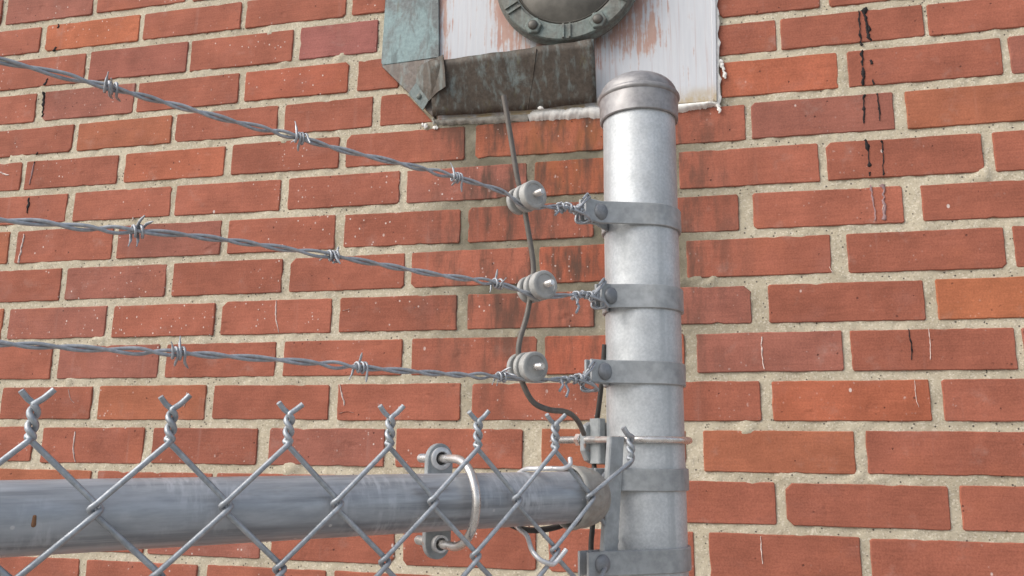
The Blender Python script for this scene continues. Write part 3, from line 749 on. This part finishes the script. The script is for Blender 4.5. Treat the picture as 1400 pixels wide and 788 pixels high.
def band_path(b, aend, phi0, phi1, back_b):
    Rc = RP + 0.0014
    P = [(aend, b), (aend * 0.6 - 0.012, b)]
    for ph in np.linspace(phi0, phi1, 44): P.append((Rc * math.cos(R_(ph)), Rc * math.sin(R_(ph))))
    P += [(aend * 0.6 - 0.012, back_b), (aend, back_b)]
    return np.array(P)
def make_band(name, z0, z1, b, aend, abolt, phi0=128, back_b=None, th=0.0026, tilt=0.0, label=None):
    back_b = b - 0.0075 if back_b is None else back_b
    P = band_path(b, aend, phi0, -(360 - 195), back_b)
    T = np.gradient(P, axis=0); T /= np.linalg.norm(T, axis=1)[:, None]
    Nn = np.stack([-T[:, 1], T[:, 0]], 1)     # outward for this winding
    n = len(P); V = []
    bv = 0.0007
    for (p, q) in zip(P, Nn):
        zz = tilt * p[0]
        for (o_, z_) in ((-th / 2, z0 + bv), (-th / 2, z1 - bv), (-th / 2 + bv, z1), (th / 2 - bv, z1), (th / 2, z1 - bv), (th / 2, z0 + bv), (th / 2 - bv, z0), (-th / 2 + bv, z0)):
            V.append(Pp(p[0] + q[0] * o_, p[1] + q[1] * o_, z_ + zz))
    F = []
    for i in range(n - 1):
        for j in range(8):
            k = (j + 1) % 8
            F.append((i * 8 + j, i * 8 + k, (i + 1) * 8 + k, (i + 1) * 8 + j))
    F.append(tuple(range(8))[::-1]); F.append(tuple((n - 1) * 8 + j for j in range(8)))
    bo = new_obj(name, V, F, M['band'], post, smooth=32)
    bm_ = bmesh.new(); bm_.from_mesh(bo.data); bmesh.ops.recalc_face_normals(bm_, faces=bm_.faces); bm_.to_mesh(bo.data); bm_.free()
    zc = (z0 + z1) / 2 + tilt * abolt
    V_, F_ = lathe([(-0.016, 0.0032), (0.0010, 0.0032), (0.0012, 0.0078), (0.0022, 0.0078), (0.0034, 0.0070), (0.0046, 0.0050), (0.0052, 0.0025), (0.0053, 0.0)], Pp(abolt, b, zc), N3, 24)
    new_obj('bolt', V_, F_, M['bolt'], bo, smooth=40)
    V_, F_ = lathe([(-0.0185, 0.0066), (-0.0115, 0.0068)], Pp(abolt, b, zc), N3, 6)
    new_obj('nut', V_, F_, M['bolt'], bo)
    V_, F_ = lathe([(-0.026, 0.0030), (-0.0178, 0.0032)], Pp(abolt, b, zc), N3, 12)
    new_obj('bolt_end', V_, F_, M['bolt'], bo, smooth=40)
    return bo
make_band('band', 1.9588, 1.9800, 0.0085, -0.0768, -0.0590, 126)
make_band('band', 1.8810, 1.9030, 0.0085, -0.0590, -0.0478, 118)
make_band('band', 1.8125, 1.8330, 0.0085, -0.0715, -0.0565, 120)
make_band('band', 1.7198, 1.7390, 0.0060, -0.0660, -0.0530, 126)
make_band('band', 1.6520, 1.6720, 0.0200, -0.0860, -0.0715, 106, back_b=0.0085)

# ------------------------------------------------------------------ rail
rail = empty('top_rail', 'weathered blue-grey steel rail pipe running level into the post', 'rail')
OR = -0.027
rz = lambda s: 1.7117 + 0.0098 * s
ra, rb = F3(SEND, OR, rz(SEND)), F3(0.4000, OR, rz(0.40))
rl = np.linalg.norm(rb - ra)
V_, F_ = lathe([(d, 0.0209) for d in np.linspace(0, rl, 12)], (0, 0, 0), (1, 0, 0), 56)
ro = new_obj('rail_tube', V_, F_, M['rail'], rail, smooth=60)
ro.location = Vector(ra); ro.rotation_euler = (Vector(rb - ra).to_track_quat('X', 'Z')).to_euler()
rc = F3(0.3950, OR, rz(0.395))
V_, F_ = lathe([(0.012, 0.0212), (0.005, 0.0228), (-0.0004, 0.0238), (-0.0014, 0.0250), (0.0000, 0.0262), (0.0022, 0.0266), (0.0045, 0.0260), (0.0065, 0.0256), (0.014, 0.0252), (0.023, 0.0228), (0.030, 0.0185), (0.0345, 0.0130), (0.0365, 0.0070), (0.037, 0.0)], rc, E3, 48)
cu = new_obj('rail_end_cup', V_, F_, M['cup'], rail, smooth=40)
V_, F_ = prism([(0.426, 1.7215), (0.462, 1.7215), (0.462, 1.7375), (0.432, 1.7375), (0.426, 1.733)], lambda u, v, d: F3(u, d, v), -0.037, -0.0315); new_obj('lug', V_, F_, M['cup'], cu)
# brown speck of dirt on the pipe
V_, F_ = lathe([(0, 0.0014), (0.0008, 0.0012), (0.0013, 0.0004)], F3(0.0072, OR + 0.0203, 1.7092), N3 + 0.15 * Z3, 8)
V_ = [np.array(v) + 0.004 * Z3 * (i % 8 in (1, 2, 3)) for i, v in enumerate(V_)]
new_obj('rust_speck', V_, F_, make_plain('rust_fleck', (0.20, 0.10, 0.05), 0.9), rail)

# ------------------------------------------------------------------ chain-link
link = empty('chain_link_mesh', 'galvanised chain-link mesh with twisted top points in front of the rail', 'fence')
D = 0.072; HS = 0.0388; ZT = 1.7560; WR = 0.00178
def zigzag(kind, j):
    """kind A swings between columns j and j+.5, kind B between j+.5 and j+1; starts at the twist"""
    r_ = random.Random(j * 2 + (kind == 'B'))
    start = j * D if kind == 'A' else (j + 1) * D
    other = (j + 0.5) * D
    if kind == 'B' and j == 5: start = 0.4400
    special = kind == 'B' and j == 5
    ztop = ZT if not (kind == 'B' and j == 5) else 1.7475
    pts = []
    # twist: helix about the column axis, then a pointed end splayed out
    ph0 = 0.0 if kind == 'A' else math.pi
    turns = 1.22; zt1 = ztop + 0.0178
    ang0 = ph0 + 0.6
    splay = (-1 if kind == 'A' else 1)
    ex = r_.uniform(0.0070, 0.0088)
    a_end = ang0 + turns * 2 * math.pi
    hr = 0.00195
    tw = []
    for k in range(21):
        t = k / 20; a = ang0 + turns * 2 * math.pi * (1 - t)
        tw.append((start + hr * math.cos(a), hr * math.sin(a), zt1 + (ztop - zt1) * t))
    s0, o0, z0 = tw[0]
    sg_end = 1 if kind == 'A' else -1
    pts += [(s0 * 0 + start + sg_end * ex, o0 + 0.001, zt1 + ex * r_.uniform(0.85, 1.05)), (start + sg_end * ex * 0.45, o0, zt1 + ex * 0.40)]
    pts += tw
    # zig-zag
    n = int((ztop - 0.03) / HS)
    cur = start; z = ztop
    for i in range(n):
        nxt = other if i % 2 == 0 else start
        if special and i == 1: nxt = 0.4500; start = 0.4500
        d = 1 if nxt > cur else -1
        zn = ztop - HS * (i + 1) if i else ztop - HS * (1.0 if ztop == ZT else 0.72)
        zn = ZT - HS * (i + 1)
        # limb goes down-right ("\\", behind) or down-left ("/", in front), ending in a hook round its neighbour
        o = -0.0023 if d > 0 else 0.0023
        oc = -0.034 if (special and i % 2 == 0 and i > 0) else 0.0      # limbs leaving the tension bar
        on = -0.034 if (special and i % 2 == 1) else 0.0                # limbs going behind it
        sx0, sx1 = cur + (d * -0.0011 if i else 0), nxt + d * 0.0011
        zz0, zz1 = z - (0.0020 if i else 0.001), zn + 0.0020
        for t in (0.0, 0.12, 0.5, 0.88, 1.0):
            f_ = 0.8 if t in (0.0, 1.0) else 1.0
            pts.append((sx0 + (sx1 - sx0) * t, o * f_ + oc * (1 - t) + on * t, zz0 + (zz1 - zz0) * t))
        pts.append((nxt + d * 0.0031, on, zn))
        cur, z = nxt, zn
    return pts
ks = range(int(SEND / D), 6)
proto = {}
for j in ks:
    for kind in 'AB':
        special = (kind == 'B' and j == 5)
        if j < -1 and kind in proto:
            o = proto[kind].copy(); col.objects.link(o); o.parent = link
            o.location = Vector(E3 * D * (j + 1)); continue
        P = np.array([F3(*q) for q in zigzag(kind, j)])
        Pc = catmull(P[:300], 2)
        rr = np.full(len(Pc), WR)
        V_, F_ = tube(Pc, rr, 8)
        o = new_obj('wire', V_, F_, M['mesh'], link, smooth=70)
        if j == -1: proto[kind] = o
# j == -1 copies shift by whole columns
# a last short strand whose end meets the twist beside the post
P = [F3(*q) for q in [(0.4315, 0.0012, 1.7735), (0.4360, 0.0016, 1.7680), (0.4420, 0.0005, 1.7655), (0.4421, -0.0021, 1.7600), (0.4380, -0.0010, 1.7560), (0.4390, 0.0022, 1.7520), (0.4430, -0.0010, 1.7475), (0.4480, -0.0100, 1.7430), (0.4550, -0.0260, 1.7390), (0.4520, -0.0330, 1.7370), (0.4440, -0.0330, 1.7350)]]
V_, F_ = tube(catmull(P, 6), WR, 8); new_obj('wire', V_, F_, M['mesh'], link, smooth=70)

# tension bar threaded through the last links
bar_pts = [(0.4455, 1.7660), (0.4362, 1.6720), (0.4354, 1.55), (0.4354, 0.05)]
V = []; Fb = []
for (s, z) in bar_pts:
    for ds, do in ((-0.0082, -0.0272), (0.0082, -0.0272), (0.0082, -0.0230), (0.0070, -0.0220), (-0.0070, -0.0220), (-0.0082, -0.0230)): V.append(F3(s + ds, do, z))
for i in range(3):
    for j in range(6): k = (j + 1) % 6; Fb.append((i * 6 + j, i * 6 + k, i * 6 + 6 + k, i * 6 + 6 + j))
Fb += [tuple(range(6))[::-1], tuple(18 + j for j in range(6))]
tb = new_obj('tension_bar', V, Fb, M['band']); tag(tb, 'flat galvanised tension bar standing upright in front of the post', 'bar')
bm_ = bmesh.new(); bm_.from_mesh(tb.data); bmesh.ops.recalc_face_normals(bm_, faces=bm_.faces); bm_.to_mesh(tb.data); bm_.free()

# ------------------------------------------------------------------ insulators
INS = [(0.3531, 1.9681), (0.3635, 1.8910), (0.3534, 1.8195)]
inslab = ['grey disc insulator clamped on the top barbed wire', 'grey disc insulator clamped on the middle barbed wire', 'grey disc insulator clamped on the lowest barbed wire']
for (s, z), lb in zip(INS, inslab):
    t = empty('insulator', lb, 'insulator', 'grey disc insulators on the stay rod')
    c = F3(s, 0, z)
    tiltv = N3 + 0.06 * Z3 * rng.uniform(-1, 1) + 0.05 * E3 * rng.uniform(-1, 1)
    def disc(d0, d1, r, nm):
        V_, F_ = lathe([(d0, r - 0.0006), (d0 + 0.0005, r), (d1 - 0.0008, r), (d1 - 0.0002, r - 0.0005), (d1, r - 0.0011), (d1, r - 0.0030), (d1 - 0.0007, r - 0.0034), (d1 - 0.0007, 0.0)], c, tiltv, 40)
        return new_obj(nm, V_, F_, M['porc'], t, smooth=35)
    disc(-0.0258, -0.0180, 0.0124, 'front_disc')
    V_, F_ = lathe([(-0.036, 0.0080), (-0.024, 0.0080)], c, tiltv, 24); new_obj('core', V_, F_, M['porc'], t, smooth=35)
    disc(-0.0346, -0.0298, 0.0122, 'middle_disc')
    disc(-0.0452, -0.0406, 0.0118, 'rear_disc')
    V_, F_ = lathe([(-0.052, 0.0026), (-0.0095, 0.0026), (-0.0086, 0.0021)], c, tiltv, 16); bl = new_obj('bolt', V_, F_, M['zinc'], t, smooth=40)
    mb = MB()
    for k in range(5):
        mb.add(*lathe([(-0.0160 + k * 0.0015, 0.0026), (-0.0157 + k * 0.0015, 0.0030), (-0.0152 + k * 0.0015, 0.0026)], c, tiltv, 16))
    mb.build('thread', M['zinc'], bl, smooth=50)

# ------------------------------------------------------------------ stay rod and cables
rodp = [(0.3367, 2.0630), (0.3450, 2.0240), (0.3517, 1.9917), (0.3583, 1.9694), (0.3648, 1.9405), (0.3698, 1.9148), (0.3690, 1.8984), (0.3639, 1.8688), (0.3558, 1.8427), (0.3560, 1.8238), (0.3600, 1.8086), (0.3707, 1.7937), (0.3865, 1.7880), (0.4100, 1.7877), (0.4265, 1.7856), (0.4400, 1.7790), (0.4500, 1.7690)]
P = catmull([F3(s - 0.0052, -0.0376 - max(0, (s - 0.39)) * 0.5, 1.75 + (z - 1.75) * 0.987) for s, z in rodp], 8)
V_, F_ = tube(P, 0.0028, 12, 0.85)
tag(new_obj('stay_rod', V_, F_, M['rod'], smooth=60), 'bent brown-grey rod linking the three insulators beside the post', 'rod')
P = catmull([F3(s, o, z) for s, o, z in [(0.4625, -0.058, 1.852), (0.4640, -0.064, 1.82), (0.4690, -0.076, 1.79), (0.4730, -0.088, 1.765), (0.4620, -0.074, 1.735), (0.4480, -0.060, 1.6909), (0.4458, -0.060, 1.6661), (0.4470, -0.060, 1.60), (0.450, -0.060, 1.2), (0.450, -0.060, 0.6), (0.450, -0.060, 0.0)]], 8)
V_, F_ = tube(P, 0.0024, 10); tag(new_obj('cable', V_, F_, M['cable'], smooth=60), 'thin dark cable running down behind the post edge', 'cable', 'dark cables')
P = catmull([F3(s, o, z) for s, o, z in [(0.330, -0.068, 1.7080), (0.3571, -0.064, 1.6945), (0.3720, -0.061, 1.6885), (0.3872, -0.060, 1.6870), (0.4080, -0.060, 1.6890), (0.4310, -0.060, 1.6950), (0.4420, -0.060, 1.7080), (0.4440, -0.060, 1.7300)]], 8)
V_, F_ = tube(P, 0.0026, 10); tag(new_obj('cable', V_, F_, M['cable'], smooth=60), 'short dark cable sagging under the end of the rail', 'cable', 'dark cables')

# ------------------------------------------------------------------ barbed wires
def barb(c, ax, seed):
    """two wires wrapped round the line wire, four points"""
    rg = random.Random(seed); mb = MB()
    ax = ax / np.linalg.norm(ax)
    x = np.cross(Z3, ax); x /= np.linalg.norm(x); y = np.cross(ax, x)
    for k in range(2):
        hr = 0.0035; a0 = rg.uniform(0, 6.28); turns = rg.uniform(1.05, 1.35); r = 0.00092
        pts = []; d0 = (-0.0030, 0.0012)[k]
        na = 22
        for i in range(na + 1):
            t = i / na; a = a0 + turns * 2 * math.pi * t
            pts.append(c + ax * (d0 + 0.0034 * t) + hr * (1 + 0.12 * (k == 1)) * (math.cos(a) * x + math.sin(a) * y))
        # tangential tails
        ta = -(-math.sin(a0) * x + math.cos(a0) * y); a1 = a0 + turns * 2 * math.pi; tb_ = (-math.sin(a1) * x + math.cos(a1) * y)
        la, lb = rg.uniform(0.0075, 0.0115), rg.uniform(0.0075, 0.0115)
        bend = ax * rg.uniform(-0.35, 0.1); bend2 = ax * rg.uniform(-0.1, 0.45)
        pre = [pts[0] + (ta + bend) * la, pts[0] + (ta + bend * 0.5) * la * 0.5]
        suf = [pts[-1] + (tb_ + bend2 * 0.5) * lb * 0.5, pts[-1] + (tb_ + bend2) * lb]
        P = np.array(pre + pts + suf); rr = np.full(len(P), r); rr[0] = rr[-1] = 0.0004
        mb.add(*tube(catmull(P, 2), np.repeat(rr, 2)[:len(P) * 2 - 1], 8))
    return mb
def barbed(path, barbs, label, seed, pitch, tab_s):
    t = empty('barbed_wire', label, 'barbed wire', 'three barbed wires above the mesh')
    pts = [F3(q, -0.030, path[0][1] - q * 0.004) for q in list(np.linspace(SEND, -0.12, 16)) + [-0.085, -0.060]] + [F3(s, -0.030 + 0.0022 * max(math.exp(-((s - q) / 0.012) ** 2) for q in (0.3531, 0.3635, 0.3534)), z) for s, z in path]
    P = catmull(pts, 60)
    # resample evenly
    L = np.concatenate([[0], np.cumsum(np.linalg.norm(np.diff(P, axis=0), axis=1))]); n = int(L[-1] / 0.0028)
    u = np.linspace(0, L[-1], n); P = np.stack([np.interp(u, L, P[:, i]) for i in range(3)], 1)
    T, Nn, Bn = frames(P)
    rg = random.Random(seed); wob = 0.5 * np.sin(u * 23 + seed) + 0.35 * np.sin(u * 61 + 2 * seed)
    ang = 2 * math.pi * u / pitch + wob
    # the strands gap slightly before each barb
    s_of = (P[:, :2] - FO) @ FE
    gap = np.zeros(n)
    for (bs, bz) in barbs: gap += np.exp(-((s_of - (bs - 0.018)) / 0.012) ** 2) * 0.0009
    for k in range(2):
        hr = 0.00128 + gap
        Q = P + hr[:, None] * (np.cos(ang + k * math.pi)[:, None] * Nn + np.sin(ang + k * math.pi)[:, None] * Bn)
        V_, F_ = tube(Q, 0.00122, 8)
        new_obj('strand', V_, F_, M['barb'], t, smooth=70)
    for i, (bs, bz) in enumerate(barbs):
        k = int(np.argmin(np.abs(s_of - bs)))
        barb(P[k], T[k], seed * 10 + i).build('barb', M['barb'], t, smooth=70)
    # end tie: tail wrapped back round the wire and looped over the band tab
    end = P[-1]; mb = MB()
    nb = 60
    for q, (l0, turns, rad, ph) in enumerate([(0.030, 4.2, 0.0030, 0.0), (0.020, 2.6, 0.0037, 2.0)]):
        pp = []
        for i in range(nb):
            tt = i / (nb - 1); a = ph + turns * 2 * math.pi * tt
            k = int(np.argmin(np.abs(s_of - (path[-1][0] - 0.004 - l0 * (1 - tt ** 0.8)))))
            rr_ = rad * (1 + 0.35 * math.sin(7 * tt + seed))
            pp.append(P[k] + rr_ * (math.cos(a) * Nn[k] + math.sin(a) * Bn[k]))
        tail = pp[0] + E3 * rg.uniform(-0.006, 0.002) + Z3 * rg.choice([-0.011, 0.009]) * rg.uniform(0.8, 1.2) + N3 * 0.003
        mid = (pp[0] + tail) / 2 + E3 * 0.003
        pp = [tail, mid] + pp
        mb.add(*tube(np.array(pp), 0.00115, 8))
    # loop over the end of the tab
    zc = path[-1][1]; es = tab_s
    lp = [F3(es - 0.012, -0.026, zc), F3(es - 0.005, -0.0245, zc + 0.007), F3(es + 0.002, -0.0262, zc + 0.0135), F3(es + 0.005, -0.031, zc + 0.0128), F3(es + 0.001, -0.0372, zc + 0.006), F3(es - 0.003, -0.0372, zc - 0.006), F3(es + 0.003, -0.0330, zc - 0.0095), F3(es + 0.004, -0.0255, zc - 0.0092), F3(es - 0.004, -0.0245, zc - 0.005), F3(es - 0.016, -0.0262, zc - 0.002)]
    mb.add(*tube(catmull(lp, 6), 0.00118, 8))
    lp2 = [p + N3 * 0.0006 + Z3 * 0.0024 * math.sin(i) - E3 * 0.0026 for i, p in enumerate(lp)]
    mb.add(*tube(catmull(lp2[1:9], 6), 0.00118, 8))
    mb.build('end_tie', M['barb'], t, smooth=70)
    return t
barbed([(-0.0386, 1.9793), (-0.0153, 1.9794), (0.0219, 1.9785), (0.0671, 1.9766), (0.1064, 1.9748), (0.1433, 1.9742), (0.1831, 1.9722), (0.2319, 1.9720), (0.2785, 1.9711), (0.3250, 1.9680), (0.3420, 1.9610), (0.3531, 1.9588), (0.3660, 1.9610), (0.3900, 1.9655), (0.4150, 1.9665)],
       [(0.0228, 1.9787), (0.1477, 1.9749), (0.2798, 1.9714)], 'topmost of the three barbed wires, just under the copper vent', 1, 0.050, 0.4169)
barbed([(-0.0272, 1.8814), (-0.0048, 1.8835), (0.0149, 1.8840), (0.0472, 1.8868), (0.0747, 1.8890), (0.1129, 1.8900), (0.1437, 1.8900), (0.1791, 1.8900), (0.2171, 1.8890), (0.2676, 1.8877), (0.3228, 1.8878), (0.3500, 1.8830), (0.3635, 1.8817), (0.3780, 1.8835), (0.4050, 1.8880), (0.4330, 1.8900)],
       [(0.0472, 1.8871), (0.1791, 1.8902), (0.3228, 1.8880)], 'middle of the three barbed wires', 2, 0.054, 0.4350)
barbed([(-0.0188, 1.8090), (0.0071, 1.8095), (0.0388, 1.8100), (0.0784, 1.8111), (0.1190, 1.8115), (0.1541, 1.8115), (0.2034, 1.8105), (0.2449, 1.8103), (0.2832, 1.8103), (0.3280, 1.8112), (0.3420, 1.8106), (0.3534, 1.8102), (0.3660, 1.8108), (0.3900, 1.8130), (0.4200, 1.8150)],
       [(0.0783, 1.8115), (0.2034, 1.8104), (0.3277, 1.8112)], 'lowest of the three barbed wires, just above the mesh points', 3, 0.052, 0.4223)

# ------------------------------------------------------------------ U-bolt clamp on the rail
ub = empty('u_bolt_clamp', 'bright U-bolt with stadium plate clamped round the rail', 'clamp', 'U-bolt clamps')
su, zu, hw = 0.2866, 1.7138, 0.0322
P = [F3(su, o, zu + hw) for o in np.linspace(-0.086, -0.034, 8)] + [F3(su, -0.030 + 0.0320 * math.sin(t), zu + hw * math.cos(t)) for t in np.linspace(0.05, math.pi - 0.05, 28)] + [F3(su, o, zu - hw) for o in np.linspace(-0.034, -0.086, 8)]
V_, F_ = tube(np.array(P), 0.0033, 14); uo = new_obj('u_bolt', V_, F_, M['zinc'], ub, smooth=60)
st = [(su + 0.0114 * math.cos(t), zu + 0.0315 + 0.0125 * math.sin(t)) for t in np.linspace(0, math.pi, 14)] + [(su + 0.0114 * math.cos(t), zu - 0.0315 + 0.0125 * math.sin(t)) for t in np.linspace(math.pi, 2 * math.pi, 14)]
V_, F_ = prism(st, lambda u, v, d: F3(u, d, v), -0.0575, -0.0525); new_obj('clamp_plate', V_, F_, M['plate'], ub)
for sg in (1, -1):
    c = F3(su, -0.0525, zu + sg * hw)
    if sg > 0:
        V_, F_ = lathe([(0.0, 0.0050), (0.0, 0.0088), (0.0022, 0.0088), (0.0027, 0.0080), (0.0027, 0.0055), (0.0020, 0.0050), (0.0, 0.0050)], c, N3, 28); new_obj('washer', V_, F_[:-2], M['alu'], ub, smooth=35)
        V_, F_ = lathe([(0.0, 0.0), (0.0002, 0.0052), (0.0006, 0.0)], c, N3, 20); new_obj('bolt_hole', V_, F_, M['cable'], ub)
    else:
        V_, F_ = lathe([(0.0, 0.0045), (0.0, 0.0066), (0.0050, 0.0066), (0.0050, 0.0048), (0.0, 0.0045)], c, N3, 28); new_obj('clip', V_, F_[:-2], M['alu'], ub, smooth=35)
    V_, F_ = lathe([(-0.0122, 0.0058), (-0.0116, 0.0066), (-0.0058, 0.0066), (-0.0052, 0.0060)], c, N3, 6); new_obj('nut', V_, F_, M['zinc'], ub)
    mb = MB()
    for k in range(14):
        mb.add(*lathe([(-0.0325 + k * 0.0014, 0.0033), (-0.0321 + k * 0.0014, 0.0037), (-0.0317 + k * 0.0014, 0.0033)], c, N3, 14))
    mb.build('thread', M['zinc'], uo, smooth=50)

# ------------------------------------------------------------------ U-bolt clamp on the post
ub = empty('u_bolt_clamp', 'U-bolt with long threaded leg and saddle plate clamped round the post', 'clamp', 'U-bolt clamps')
zu, hr = 1.7640, RP + 0.0038
P = [Pp(-hr, b, zu) for b in np.linspace(-0.088, -0.004, 10)] + [Pp(-hr * math.cos(t), hr * math.sin(t), zu) for t in np.linspace(0.02, math.pi - 0.02, 40)] + [Pp(hr, b, zu) for b in np.linspace(-0.004, -0.088, 10)]
V_, F_ = tube(np.array(P), 0.0031, 14); uo = new_obj('u_bolt', V_, F_, M['zinc'], ub, smooth=60)
for sg in (-1, 1):
    mb = MB(); c = Pp(sg * hr, 0, zu)
    for k in range(46):
        mb.add(*lathe([(-0.0865 + k * 0.0014, 0.0031), (-0.0861 + k * 0.0014, 0.0035), (-0.0857 + k * 0.0014, 0.0031)], c, N3, 14))
    mb.build('thread', M['zinc'], uo, smooth=50)
    V_, F_ = lathe([(-0.0500, 0.0052), (-0.0494, 0.0062), (-0.0440, 0.0062), (-0.0434, 0.0055)], c, N3, 6); new_obj('nut', V_, F_, M['zinc'], ub)
sad = [(-0.0425, zu + 0.006), (-0.0405, zu + 0.013), (-0.034, zu + 0.0165), (0.034, zu + 0.0165), (0.0405, zu + 0.013), (0.0425, zu + 0.006), (0.0425, zu - 0.010), (0.038, zu - 0.0190), (0.030, zu - 0.0225), (-0.030, zu - 0.0225), (-0.038, zu - 0.0190), (-0.0425, zu - 0.010)]
V_, F_ = prism(sad, lambda u, v, d: Pp(u, d, v), -0.0425, -0.0365, 0.0012); new_obj('saddle_plate', V_, F_, M['plate'], ub)
sad2 = [(-0.042, zu + 0.0195), (0.042, zu + 0.0195), (0.042, zu - 0.0215), (-0.042, zu - 0.0215)]
V_, F_ = prism(sad2, lambda u, v, d: Pp(u, d, v), -0.0362, -0.0240, 0.0012)
# leave room for the pipe: the saddle's two cheeks
for a0, a1 in ((-0.0355, -0.0270), (0.0270, 0.0355)):
    V_, F_ = prism([(a0, zu + 0.0195), (a1, zu + 0.0195), (a1, zu - 0.0215), (a0, zu - 0.0215)], lambda u, v, d: Pp(u, d, v), -0.0366, -0.0235, 0.0012)
    new_obj('saddle_cheek', V_, F_, M['plate'], ub)

# ------------------------------------------------------------------ tie wire
P = catmull([F3(s, o, z) for s, o, z in [(0.3700, 0.0060, 1.7475), (0.3680, 0.0085, 1.7425), (0.3620, 0.0075, 1.7395), (0.3560, 0.0010, 1.7395), (0.3530, -0.0150, 1.7390), (0.3515, -0.0300, 1.7378), (0.3505, -0.0450, 1.7290), (0.3500, -0.0510, 1.7155), (0.3480, -0.0450, 1.7010), (0.3465, -0.0300, 1.6925), (0.3440, -0.0150, 1.6880), (0.3400, -0.0030, 1.6790), (0.3420, 0.0040, 1.6730), (0.3480, 0.0065, 1.6700), (0.3540, 0.0060, 1.6690), (0.3600, 0.0070, 1.6740), (0.3650, 0.0075, 1.6790)]], 7)
V_, F_ = tube(P, 0.0019, 10)
tag(new_obj('tie_wire', V_, F_, M['alu'], smooth=70), 'bright aluminium tie wire hooking the mesh to the end of the rail', 'wire')
